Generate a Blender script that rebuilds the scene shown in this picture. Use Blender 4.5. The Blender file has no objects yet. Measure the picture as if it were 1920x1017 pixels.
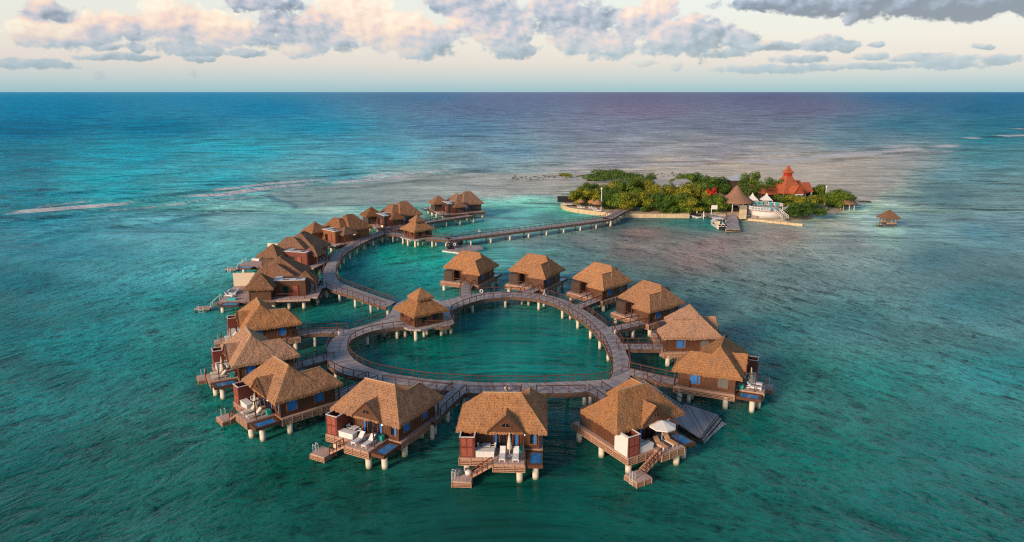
import bpy, math, random
import numpy as np
from mathutils import Vector, Matrix, noise as mnoise
random.seed(7)
R = math.radians
scn = bpy.context.scene
COL = scn.collection
# ------------------------------------------------------------------ camera and survey helpers
CAM_H = 42.0; FPX = 1330.0; PIT = R(14.2); HOR = 508.5
DK = 2.4          # deck level above the water
def W(px, py, z=DK):
    u = (px-960)/FPX; v = (HOR-py)/FPX
    dy = math.cos(PIT)+v*math.sin(PIT); dz = -math.sin(PIT)+v*math.cos(PIT)
    t = (z-CAM_H)/dz
    return (u*t, dy*t)
def ray_plane_y(px, py, y):
    u = (px-960)/FPX; v = (HOR-py)/FPX
    dy = math.cos(PIT)+v*math.sin(PIT); dz = -math.sin(PIT)+v*math.cos(PIT)
    t = y/dy
    return (u*t, CAM_H+dz*t)
cam = bpy.data.cameras.new('camera'); co = bpy.data.objects.new('camera', cam); COL.objects.link(co)
co.location = (0, 0, CAM_H); co.rotation_euler = (R(90)-PIT, 0, 0)
cam.sensor_width = 36; cam.lens = 36*FPX/1920; cam.clip_end = 90000; cam.clip_start = 0.5
scn.camera = co
# ------------------------------------------------------------------ node helpers
class NT:
    def __init__(s, tree): s.t = tree; s.n = tree.nodes; s.l = tree.links
    def new(s, typ, **kw):
        n = s.n.new(typ)
        for k, v in kw.items(): setattr(n, k, v)
        return n
    def link(s, a, b): s.l.new(a, b)
    def put(s, sock, v):
        if isinstance(v, bpy.types.NodeSocket): s.l.new(v, sock)
        elif v is not None: sock.default_value = v
    def math(s, op, a, b=None, c=None, clamp=False):
        n = s.new('ShaderNodeMath', operation=op); n.use_clamp = clamp
        for i, v in enumerate((a, b, c)):
            if v is not None: s.put(n.inputs[i], v)
        return n.outputs[0]
    def vmath(s, op, a, b=None, c=None, out=0):
        n = s.new('ShaderNodeVectorMath', operation=op)
        for i, v in enumerate((a, b, c)):
            if v is not None: s.put(n.inputs[i], v)
        return n.outputs[out]
    def noise(s, vec, scale, detail=3, rough=0.55, dist=0.0, dim='3D'):
        n = s.new('ShaderNodeTexNoise', noise_dimensions=dim)
        if vec is not None: s.put(n.inputs['Vector'], vec)
        n.inputs['Scale'].default_value = scale; n.inputs['Detail'].default_value = detail
        n.inputs['Roughness'].default_value = rough; n.inputs['Distortion'].default_value = dist
        return n.outputs['Fac']
    def mapping(s, vec, scale=(1,1,1), rot=(0,0,0), loc=(0,0,0)):
        n = s.new('ShaderNodeMapping'); s.put(n.inputs['Vector'], vec)
        n.inputs['Scale'].default_value = scale; n.inputs['Rotation'].default_value = rot; n.inputs['Location'].default_value = loc
        return n.outputs[0]
    def ramp(s, fac, stops, interp='LINEAR'):
        n = s.new('ShaderNodeValToRGB'); s.put(n.inputs[0], fac); e = n.color_ramp; e.interpolation = interp
        while len(e.elements) < len(stops): e.elements.new(0.5)
        for el, (p, c) in zip(e.elements, stops):
            el.position = p; el.color = (c[0], c[1], c[2], 1) if not isinstance(c, (int, float)) else (c, c, c, 1)
        return n.outputs[0]
    def mix(s, fac, a, b, blend='MIX'):
        n = s.new('ShaderNodeMix', data_type='RGBA', blend_type=blend)
        s.put(n.inputs[0], fac)
        for i, v in ((6, a), (7, b)):
            if isinstance(v, tuple) and len(v) == 3: v = (*v, 1)
            s.put(n.inputs[i], v)
        return n.outputs[2]
    def maprange(s, v, a, b, c=0.0, d=1.0, smooth=False):
        n = s.new('ShaderNodeMapRange'); n.interpolation_type = 'SMOOTHSTEP' if smooth else 'LINEAR'
        s.put(n.inputs[0], v)
        for i, x in enumerate((a, b, c, d)): s.put(n.inputs[i+1], x)
        return n.outputs[0]
def material(name):
    m = bpy.data.materials.new(name); m.use_nodes = True
    nt = NT(m.node_tree); b = m.node_tree.nodes['Principled BSDF']
    return m, nt, b
def coords(nt, kind='Object'):
    return nt.new('ShaderNodeTexCoord').outputs[kind]
def bump(nt, b, h, strength=0.4, dist=0.05):
    n = nt.new('ShaderNodeBump'); n.inputs['Strength'].default_value = strength; n.inputs['Distance'].default_value = dist
    nt.put(n.inputs['Height'], h); nt.link(n.outputs[0], b.inputs['Normal'])
def worldpos(nt): return nt.new('ShaderNodeNewGeometry').outputs['Position']
M = {}
def speckle(name, c1, c2, scale=3.0, rough=0.8, stretch=(1,1,1), bmp=0.0, spec=0.3, detail=5):
    m, nt, b = material(name)
    v = nt.mapping(worldpos(nt), stretch)
    f = nt.noise(v, scale, detail, 0.65)
    nt.link(nt.ramp(f, [(0.3, c1), (0.7, c2)]), b.inputs['Base Color'])
    b.inputs['Roughness'].default_value = rough; b.inputs['Specular IOR Level'].default_value = spec
    if bmp: bump(nt, b, f, bmp, 0.05)
    M[name] = m; return m
def thatch_mat(name, dark, mid, light, sc=1.0):
    m, nt, b = material(name)
    o = coords(nt); p = worldpos(nt)
    sep = nt.new('ShaderNodeSeparateXYZ'); nt.link(p, sep.inputs[0])
    wob = nt.noise(p, 0.9*sc, 3, 0.6)
    h = nt.math('ADD', sep.outputs[2], nt.math('MULTIPLY', wob, 0.30))
    saw = nt.math('FRACT', nt.math('MULTIPLY', h, 4.6*sc))
    fib = nt.noise(nt.mapping(p, (1, 1, 0.35)), 9*sc, 4, 0.7)
    blot = nt.noise(p, 0.55, 4, 0.65)
    tuft = nt.noise(nt.mapping(p, (1, 1, 1.8)), 4.2*sc, 4, 0.7)
    col = nt.ramp(nt.math('ADD', nt.math('MULTIPLY', tuft, 0.5), nt.math('MULTIPLY', fib, 0.5)), [(0.32, dark), (0.5, mid), (0.68, light)])
    edge = nt.maprange(saw, 0.0, 0.28, 0.45, 1.0)
    col = nt.mix(nt.math('MULTIPLY', nt.math('SUBTRACT', 1.0, edge), 0.7), col, dark)
    info = nt.new('ShaderNodeObjectInfo')
    col = nt.mix(nt.maprange(blot, 0.45, 0.68, 0, 0.6), col, (mid[0]*0.70, mid[1]*0.86, mid[2]*1.15))
    streak = nt.noise(nt.mapping(p, (1.6, 1.6, .22)), 1.3, 3, .6); col = nt.mix(nt.maprange(streak, .55, .75, 0, .35), col, dark)
    hs = nt.new('ShaderNodeHueSaturation'); nt.link(col, hs.inputs['Color'])
    nt.put(hs.inputs['Value'], nt.maprange(info.outputs['Random'], 0, 1, 0.82, 1.12)); nt.put(hs.inputs['Saturation'], nt.maprange(nt.math('FRACT', nt.math('MULTIPLY', info.outputs['Random'], 7.3)), 0, 1, 0.8, 1.05))
    nt.link(hs.outputs[0], b.inputs['Base Color'])
    b.inputs['Roughness'].default_value = 0.95; b.inputs['Specular IOR Level'].default_value = 0.1
    bump(nt, b, nt.math('ADD', nt.math('MULTIPLY', saw, 0.6), nt.math('ADD', fib, tuft)), 0.9, 0.12)
    M[name] = m
thatch_mat('thatch', (0.24,0.110,0.050), (0.49,0.240,0.112), (0.68,0.39,0.205))
thatch_mat('thatch_brown', (0.14,0.064,0.032), (0.33,0.155,0.076), (0.46,0.245,0.125))
def plank_mat(name, c1, c2, gap, pitch=0.3, axis='UV', rough=0.8):
    m, nt, b = material(name)
    uv = coords(nt, 'UV'); sep = nt.new('ShaderNodeSeparateXYZ'); nt.link(uv, sep.inputs[0])
    q = nt.math('DIVIDE', sep.outputs[0], pitch)
    fl = nt.math('FLOOR', q); fr = nt.math('FRACT', q)
    wn = nt.new('ShaderNodeTexWhiteNoise', noise_dimensions='1D'); nt.link(fl, wn.inputs['W'])
    gr = nt.noise(nt.mapping(uv, (4, 0.6, 1)), 3, 4, 0.6)
    big = nt.noise(worldpos(nt), 0.35, 4, 0.6)
    f = nt.math('ADD', nt.math('MULTIPLY', wn.outputs['Value'], 0.45), nt.math('ADD', nt.math('MULTIPLY', gr, 0.3), nt.math('MULTIPLY', big, 0.35)))
    col = nt.ramp(f, [(0.2, c1), (0.85, c2)])
    g = nt.math('LESS_THAN', fr, 0.09)
    col = nt.mix(nt.math('MULTIPLY', g, 0.75), col, gap)
    nt.link(col, b.inputs['Base Color']); b.inputs['Roughness'].default_value = rough
    b.inputs['Specular IOR Level'].default_value = 0.25
    bump(nt, b, nt.math('SUBTRACT', gr, g), 0.3, 0.02)
    M[name] = m
plank_mat('deck_grey', (0.25,0.22,0.215), (0.56,0.495,0.48), (0.06,0.05,0.05), 0.24)
plank_mat('deck_old', (0.20,0.18,0.18), (0.56,0.50,0.49), (0.03,0.03,0.03), 0.26)
plank_mat('deck_tan', (0.42,0.29,0.24), (0.68,0.50,0.43), (0.15,0.09,0.07), 0.16)
def wood(name, c1, c2, rough=0.55):
    m, nt, b = material(name)
    p = worldpos(nt); f = nt.noise(nt.mapping(p, (6, 6, 0.7)), 1.4, 5, 0.65)
    g = nt.noise(p, 0.6, 3, 0.6)
    sep = nt.new('ShaderNodeSeparateXYZ'); nt.link(coords(nt), sep.inputs[0])
    ln = nt.math('LESS_THAN', nt.math('FRACT', nt.math('MULTIPLY', nt.math('ADD', sep.outputs[0], sep.outputs[1]), 3.2)), 0.07)
    col = nt.ramp(nt.math('ADD', nt.math('MULTIPLY', f, 0.6), nt.math('MULTIPLY', g, 0.4)), [(0.3, c1), (0.7, c2)])
    col = nt.mix(nt.math('MULTIPLY', ln, 0.6), col, (c1[0]*0.4, c1[1]*0.4, c1[2]*0.4))
    nt.link(col, b.inputs['Base Color']); b.inputs['Roughness'].default_value = rough
    bump(nt, b, nt.math('SUBTRACT', f, ln), 0.25, 0.02)
    M[name] = m
wood('wall_wood', (0.070,0.030,0.017), (0.175,0.072,0.036))
wood('wall_orange', (0.20,0.075,0.028), (0.36,0.14,0.05))
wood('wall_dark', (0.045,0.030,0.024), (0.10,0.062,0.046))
wood('rail_wood', (0.075,0.026,0.017), (0.17,0.055,0.032))
wood('red_wood', (0.13,0.028,0.018), (0.24,0.055,0.035))
speckle('red_panel', (0.26,0.065,0.045), (0.40,0.12,0.085), 2, 0.6)
speckle('lattice', (0.42,0.23,0.15), (0.62,0.37,0.25), 4, 0.8)
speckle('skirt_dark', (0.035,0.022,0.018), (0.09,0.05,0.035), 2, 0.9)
speckle('beam', (0.09,0.055,0.04), (0.22,0.14,0.10), 1.5, 0.9, (1,1,3))
speckle('ridge_tan', (0.42,0.27,0.16), (0.62,0.44,0.28), 5, 0.95)
def pile_mat():
    m, nt, b = material('pile'); p = worldpos(nt)
    sep = nt.new('ShaderNodeSeparateXYZ'); nt.link(p, sep.inputs[0])
    f = nt.noise(nt.mapping(p, (3, 3, 1)), 1.5, 4)
    col = nt.ramp(f, [(0.3, (0.66,0.58,0.45)), (0.7, (0.84,0.78,0.66))])
    wet = nt.maprange(nt.math('ADD', sep.outputs[2], nt.math('MULTIPLY', f, 0.3)), 0.22, 0.62, 1, 0)
    col = nt.mix(nt.math('MULTIPLY', wet, 0.8), col, (0.12,0.13,0.07))
    nt.link(col, b.inputs['Base Color']); b.inputs['Roughness'].default_value = 0.75; M['pile'] = m
pile_mat()
speckle('white', (0.72,0.72,0.71), (0.85,0.84,0.82), 4, 0.45, spec=0.5)
speckle('white_rough', (0.62,0.60,0.57), (0.82,0.80,0.76), 3, 0.8)
speckle('cream', (0.66,0.56,0.42), (0.80,0.70,0.55), 4, 0.9)
speckle('canvas', (0.70,0.68,0.64), (0.84,0.82,0.78), 2, 0.9)
speckle('orange_pad', (0.62,0.33,0.17), (0.72,0.42,0.24), 3, 0.9)
speckle('teal_box', (0.02,0.40,0.30), (0.05,0.52,0.40), 3, 0.5)
speckle('teal_pad', (0.05,0.42,0.45), (0.10,0.55,0.56), 3, 0.8)
speckle('blue_curtain', (0.02,0.15,0.50), (0.05,0.26,0.72), 2.5, 0.7, (6,6,0.4))
speckle('white_curtain', (0.10,0.11,0.11), (0.20,0.20,0.19), 2.5, 0.8, (6,6,0.4))
speckle('grey_cloth', (0.10,0.13,0.14), (0.18,0.21,0.22), 4, 0.9)
speckle('black', (0.012,0.012,0.014), (0.03,0.03,0.035), 3, 0.4, spec=0.5)
speckle('stone', (0.50,0.38,0.23), (0.76,0.62,0.42), 0.9, 0.9, bmp=0.4)
speckle('sand', (0.42,0.34,0.24), (0.60,0.50,0.37), 0.35, 0.95)
speckle('rock', (0.05,0.045,0.04), (0.14,0.12,0.10), 0.8, 0.9, bmp=0.5)
speckle('grey_roof', (0.20,0.22,0.24), (0.34,0.36,0.38), 0.6, 0.7)
speckle('blue_roof', (0.30,0.37,0.45), (0.42,0.50,0.58), 0.6, 0.6)
speckle('red_roof', (0.34,0.085,0.038), (0.50,0.14,0.06), 0.9, 0.7)
speckle('red_trim', (0.42,0.03,0.015), (0.52,0.06,0.03), 0.9, 0.6)
speckle('roof_flat', (0.50,0.52,0.53), (0.74,0.76,0.77), 1.5, 0.6)
speckle('paving', (0.30,0.25,0.24), (0.46,0.40,0.38), 0.7, 0.8)
speckle('skin', (0.25,0.12,0.07), (0.32,0.16,0.10), 3, 0.6)
speckle('blue_shirt', (0.22,0.50,0.66), (0.32,0.60,0.74), 3, 0.9)
speckle('hair', (0.01,0.008,0.006), (0.03,0.02,0.015), 9, 0.6)
speckle('trousers', (0.50,0.48,0.44), (0.62,0.60,0.56), 3, 0.9)
speckle('metal', (0.55,0.57,0.58), (0.70,0.72,0.73), 3, 0.3, spec=0.8)
speckle('bark', (0.07,0.05,0.035), (0.16,0.12,0.08), 4, 0.9)
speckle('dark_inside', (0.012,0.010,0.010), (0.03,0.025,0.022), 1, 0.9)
speckle('flower_red', (0.50,0.01,0.015), (0.72,0.03,0.03), 2, 0.7)
def glass_mat():
    m, nt, b = material('glass'); b.inputs['Base Color'].default_value = (0.012,0.018,0.022,1)
    b.inputs['Roughness'].default_value = 0.08; b.inputs['Specular IOR Level'].default_value = 0.6; M['glass'] = m
    m, nt, b = material('pool_water')
    f = nt.noise(worldpos(nt), 1.6, 3)
    nt.link(nt.ramp(f, [(0.3, (0.02,0.16,0.42)), (0.7, (0.05,0.25,0.55))]), b.inputs['Base Color'])
    b.inputs['Roughness'].default_value = 0.12; bump(nt, b, nt.noise(worldpos(nt), 5, 3), 0.15, 0.03); M['pool_water'] = m
    m, nt, b = material('pool_turquoise')
    nt.link(nt.ramp(nt.noise(worldpos(nt), 0.8, 3), [(0.3, (0.02,0.32,0.42)), (0.7, (0.08,0.46,0.55))]), b.inputs['Base Color'])
    b.inputs['Roughness'].default_value = 0.12; M['pool_turquoise'] = m
    for nm, c, s in (('lamp_glow', (1,0.55,0.2), 1.6), ('lamp_white', (1,0.82,0.55), 1.6)):
        m, nt, b = material(nm); b.inputs['Base Color'].default_value = (0.8,0.7,0.5,1)
        b.inputs['Emission Color'].default_value = (*c, 1); b.inputs['Emission Strength'].default_value = s; M[nm] = m
glass_mat()
def leaf_mat(name, c1, c2, c3):
    m, nt, b = material(name)
    f = nt.noise(worldpos(nt), 0.45, 4, 0.7)
    g = nt.new('ShaderNodeTexWhiteNoise', noise_dimensions='3D')
    nt.link(nt.vmath('FLOOR', nt.vmath('MULTIPLY', worldpos(nt), (1.6,1.6,1.6))), g.inputs['Vector'])
    v = nt.math('ADD', nt.math('MULTIPLY', f, 0.75), nt.math('MULTIPLY', g.outputs['Value'], 0.25))
    nt.link(nt.ramp(v, [(0.3, c1), (0.5, c2), (0.72, c3)]), b.inputs['Base Color'])
    b.inputs['Roughness'].default_value = 0.6; b.inputs['Specular IOR Level'].default_value = 0.25
    M[name] = m
leaf_mat('leaf_green', (0.036,0.080,0.010), (0.105,0.185,0.018), (0.22,0.30,0.028))
leaf_mat('leaf_dark', (0.022,0.058,0.010), (0.060,0.130,0.018), (0.14,0.22,0.025))
leaf_mat('leaf_olive', (0.07,0.105,0.010), (0.21,0.23,0.018), (0.42,0.36,0.030))
leaf_mat('leaf_palm', (0.05,0.08,0.01), (0.13,0.15,0.02), (0.26,0.22,0.04))
# ------------------------------------------------------------------ mesh builder
class MB:
    def __init__(s): s.v = []; s.f = []; s.mi = []; s.uv = {}; s.cur = 0
    def face(s, idx, uv=None):
        if uv: s.uv[len(s.f)] = uv
        s.f.append(tuple(idx)); s.mi.append(s.cur); return s
    def poly(s, pts, uv=None):
        n = len(s.v); s.v += [tuple(p) for p in pts]; return s.face(range(n, n+len(pts)), uv)
    def box(s, x0, x1, y0, y1, z0, z1, uvs=False):
        if x0 > x1: x0, x1 = x1, x0
        if y0 > y1: y0, y1 = y1, y0
        n = len(s.v)
        s.v += [(x0,y0,z0),(x1,y0,z0),(x1,y1,z0),(x0,y1,z0),(x0,y0,z1),(x1,y0,z1),(x1,y1,z1),(x0,y1,z1)]
        for q in ((0,3,2,1),(4,5,6,7),(0,1,5,4),(1,2,6,5),(2,3,7,6),(3,0,4,7)):
            s.face([n+i for i in q], [(s.v[n+i][0], s.v[n+i][1]) for i in q] if uvs else None)
        return s
    def bar(s, a, b, w, h=None):
        a = Vector(a); b = Vector(b); d = b-a
        if d.length < 1e-5: return s
        h = h or w; d.normalize(); up = Vector((0,0,1)) if abs(d.z) < 0.95 else Vector((1,0,0))
        x = d.cross(up).normalized(); y = x.cross(d).normalized(); n = len(s.v)
        for p in (a, b):
            for sx, sy in ((-1,-1),(1,-1),(1,1),(-1,1)): s.v.append(tuple(p+x*sx*w/2+y*sy*h/2))
        for q in ((3,2,1,0),(4,5,6,7),(0,1,5,4),(1,2,6,5),(2,3,7,6),(3,0,4,7)): s.face([n+i for i in q])
        return s
    def cyl(s, a, b, r0, r1=None, n=12, cap=True):
        a = Vector(a); b = Vector(b); r1 = r0 if r1 is None else r1
        d = (b-a).normalized(); up = Vector((0,0,1)) if abs(d.z) < 0.95 else Vector((1,0,0))
        x = d.cross(up).normalized(); y = x.cross(d).normalized(); k = len(s.v)
        for p, r in ((a, r0), (b, r1)):
            for i in range(n):
                t = 2*math.pi*i/n; s.v.append(tuple(p+x*math.cos(t)*r+y*math.sin(t)*r))
        for i in range(n): s.face((k+i, k+(i+1) % n, k+n+(i+1) % n, k+n+i))
        if cap: s.face([k+i for i in range(n)][::-1]); s.face([k+n+i for i in range(n)])
        return s
    def lathe(s, prof, n=16, c=(0,0,0), sx=1, sy=1):
        k = len(s.v)
        for r, z in prof:
            for i in range(n):
                t = 2*math.pi*i/n; s.v.append((c[0]+r*math.cos(t)*sx, c[1]+r*math.sin(t)*sy, c[2]+z))
        for j in range(len(prof)-1):
            for i in range(n): s.face((k+j*n+i, k+j*n+(i+1) % n, k+(j+1)*n+(i+1) % n, k+(j+1)*n+i))
        return s
    def prism(s, poly, z0, z1, top=True, uvs=True):
        n = len(poly)
        a = sum(poly[i][0]*poly[(i+1) % n][1]-poly[(i+1) % n][0]*poly[i][1] for i in range(n))
        if a < 0: poly = poly[::-1]
        k = len(s.v); s.v += [(x, y, z0) for x, y in poly]+[(x, y, z1) for x, y in poly]
        for i in range(n): s.face((k+i, k+(i+1) % n, k+n+(i+1) % n, k+n+i))
        s.face([k+n+i for i in range(n)], [poly[i] for i in range(n)] if uvs else None)
        s.face([k+i for i in range(n)][::-1]); return s
    def build(s, name, mats, parent=None, smooth=False, mir=1):
        if mir < 0:
            s.v = [(-x, y, z) for x, y, z in s.v]; 
            nf = [f[::-1] for f in s.f]; s.uv = {i: u[::-1] for i, u in s.uv.items()}; s.f = nf
        me = bpy.data.meshes.new(name); me.from_pydata(s.v, [], s.f)
        if not isinstance(mats, (list, tuple)): mats = [mats]
        for m in mats: me.materials.append(M[m] if isinstance(m, str) else m)
        me.polygons.foreach_set('material_index', s.mi)
        if s.uv:
            ul = me.uv_layers.new(name='UVMap')
            for i, u in s.uv.items():
                ls = me.polygons[i].loop_start
                for j, c in enumerate(u): ul.data[ls+j].uv = (c[0], c[1])
        if smooth: me.polygons.foreach_set('use_smooth', [True]*len(s.f))
        me.update()
        o = bpy.data.objects.new(name, me); COL.objects.link(o)
        if parent is not None: o.parent = parent
        return o
def tag(o, label=None, cat=None, group=None, kind=None):
    if label: o['label'] = label
    if cat: o['category'] = cat
    if group: o['group'] = group
    if kind: o['kind'] = kind
    return o
def empty(name, x=0, y=0, z=0, rz=0, label=None, cat=None, group=None, kind=None):
    o = bpy.data.objects.new(name, None); COL.objects.link(o); o.location = (x, y, z); o.rotation_euler.z = rz
    o.empty_display_size = 0.3
    return tag(o, label, cat, group, kind)
KIDS = {}
def children(o): return [c for c in COL.objects if c.parent == o]
def copy_tree(o, parent=None, _k=None):
    if _k is None:
        _k = {}
        for c in COL.objects:
            if c.parent: _k.setdefault(c.parent.name, []).append(c)
    c = o.copy(); COL.objects.link(c)
    if parent is not None: c.parent = parent
    for ch in _k.get(o.name, []): copy_tree(ch, c, _k)
    return c
# ------------------------------------------------------------------ thatched roofs
def disp(p, amp=0.055):
    v = Vector(p)*0.9
    n1 = mnoise.noise(v); n2 = mnoise.noise(Vector(p)*3.1+Vector((7,3,1)))
    return n1*amp*1.5+n2*amp
def patch(mb, a, b, c, d, step=0.35, amp=0.055):
    """a-b eave edge, d-c top edge (may be one point); grid with course steps"""
    a, b, c, d = map(Vector, (a, b, c, d))
    nu = max(2, int((b-a).length/step)); nv = max(2, int(((a+b)/2-(c+d)/2).length/step))
    nrm = (b-a).cross(d-a if (d-a).length > .1 else c-a).normalized()
    if nrm.z < 0: nrm = -nrm
    k = len(mb.v)
    for j in range(nv+1):
        t = j/nv
        for i in range(nu+1):
            u = i/nu; p = a.lerp(b, u).lerp(d.lerp(c, u), t)
            p = p+Vector((0, 0, 1))*disp(p, amp)
            mb.v.append(tuple(p))
    for j in range(nv):
        for i in range(nu):
            q = k+j*(nu+1)+i; mb.face((q, q+1, q+nu+2, q+nu+1))
    # shaggy eave skirt
    out = Vector((nrm.x, nrm.y, 0)); out = out.normalized() if out.length > 0.01 else out
    n2 = nu*3; k = len(mb.v)
    for i in range(n2+1):
        p = a.lerp(b, i/n2); z = disp(p, amp)
        p = p+Vector((0, 0, z))
        mb.v.append(tuple(p))
        q = p+out*random.uniform(0.0, .07)-Vector((0, 0, random.uniform(0.26, 0.46))); mb.v.append(tuple(q))
    for i in range(n2): mb.face((k+2*i, k+2*i+1, k+2*i+3, k+2*i+2))
    # loose tufts lying on the slope
    area = ((b-a).length+(c-d).length)/2*((a+b)/2-(c+d)/2).length
    down = ((a+b)/2-(c+d)/2).normalized(); side = (b-a).normalized()
    for _ in range(int(area*7)):
        u = random.random(); t = random.random()**1.2*0.99
        p = a.lerp(b, u).lerp(d.lerp(c, u), t); w = random.uniform(0.03, 0.09); l = random.uniform(0.2, 0.5)
        p = p+Vector((0, 0, disp(p, amp)+0.01)); tip = p+down*l+nrm*random.uniform(0.02, 0.06)+side*random.uniform(-.06, .06)
        mb.poly([p-side*w/2, tip-side*w*0.4, tip+side*w*0.4, p+side*w/2])
def hip(mb, x0, x1, y0, y1, ze, zr, axis='x', e0=None, e1=None, amp=0.055, inset=None):
    """hipped roof over a rectangle; e0/e1 = ridge ends along axis"""
    if axis == 'x':
        ym = (y0+y1)/2; e0 = x0+(y1-y0)/2 if e0 is None else e0; e1 = x1-(y1-y0)/2 if e1 is None else e1
        A, B = (e0, ym, zr), (e1, ym, zr)
        patch(mb, (x0,y0,ze), (x1,y0,ze), B, A, amp=amp); patch(mb, (x1,y1,ze), (x0,y1,ze), A, B, amp=amp)
        patch(mb, (x1,y0,ze), (x1,y1,ze), B, B, amp=amp); patch(mb, (x0,y1,ze), (x0,y0,ze), A, A, amp=amp)
    else:
        xm = (x0+x1)/2; e0 = y0+(x1-x0)/2 if e0 is None else e0; e1 = y1-(x1-x0)/2 if e1 is None else e1
        A, B = (xm, e0, zr), (xm, e1, zr)
        patch(mb, (x0,y0,ze), (x1,y0,ze), A, A, amp=amp); patch(mb, (x1,y1,ze), (x0,y1,ze), B, B, amp=amp)
        patch(mb, (x1,y0,ze), (x1,y1,ze), B, A, amp=amp); patch(mb, (x0,y1,ze), (x0,y0,ze), A, B, amp=amp)
    return A, B
def lattice(mb, a, b, z0, z1, n=5):
    """slatted wooden skirt between two plan points: cur 0 = light slats, cur 1 = dark backing"""
    a = Vector((a[0], a[1], 0)); b = Vector((b[0], b[1], 0)); L = (b-a).length; d = (b-a).normalized()
    nrm = Vector((d.y, -d.x, 0))
    h = (z1-z0)/(n*2-1)
    mb.cur = 0
    for i in range(n):
        z = z0+h*(2*i+0.5)
        mb.bar(a+Vector((0,0,z)), b+Vector((0,0,z)), 0.05, h*1.05)
    k = max(1, round(L/1.3))
    for i in range(k+1):
        p = a.lerp(b, i/k)+nrm*0.03
        mb.bar(p+Vector((0,0,z0)), p+Vector((0,0,z1)), 0.08, 0.05)
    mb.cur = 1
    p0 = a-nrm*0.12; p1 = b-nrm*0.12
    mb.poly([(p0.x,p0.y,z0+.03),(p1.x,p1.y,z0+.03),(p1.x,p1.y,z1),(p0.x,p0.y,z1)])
    mb.cur = 0
def piles(root, pts, z1, r=0.33, z0=-2.0, mir=1):
    for x, y in pts:
        MB().cyl((x, y, z0), (x, y, z1), r, r, 14).build('pile', 'pile', root, True, mir)
def window(root, plane, a, b, z0, z1, kind, mir):
    """window set in a wall; plane=('x',value,outsign) or ('y',value,outsign)"""
    ax, v, s = plane; T = 0.06
    def bx(mb, u0, u1, w0, w1, zz0, zz1):
        if ax == 'y': mb.box(u0, u1, v+s*w0, v+s*w1, zz0, zz1)
        else: mb.box(v+s*w0, v+s*w1, u0, u1, zz0, zz1)
    fr = MB(); f = 0.09
    bx(fr, a-f, a, 0.0, T+0.04, z0-f, z1+f); bx(fr, b, b+f, 0.0, T+0.04, z0-f, z1+f)
    bx(fr, a, b, 0.0, T+0.04, z0-f, z0); bx(fr, a, b, 0.0, T+0.04, z1, z1+f)
    w = fr.build('window', 'wall_orange' if kind != 'dark' else 'rail_wood', root, False, mir)
    if kind == 'blue':
        p = MB(); bx(p, a, b, 0.004, 0.03, z0, z1); p.build('curtain', 'blue_curtain', w, False, mir)
    elif kind == 'white':
        p = MB(); bx(p, a, b, 0.004, 0.03, z0, z1); p.build('curtain', 'white_curtain', w, False, mir)
    else:
        p = MB(); bx(p, a, b, 0.004, 0.03, z0, z1); p.build('pane', 'glass', w, False, mir)
        q = MB(); bx(q, b-(b-a)*0.38, b, 0.034, 0.05, z0, z1); q.build('curtain', 'blue_curtain', w, False, mir)
    return w
ZE = 5.0
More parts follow.
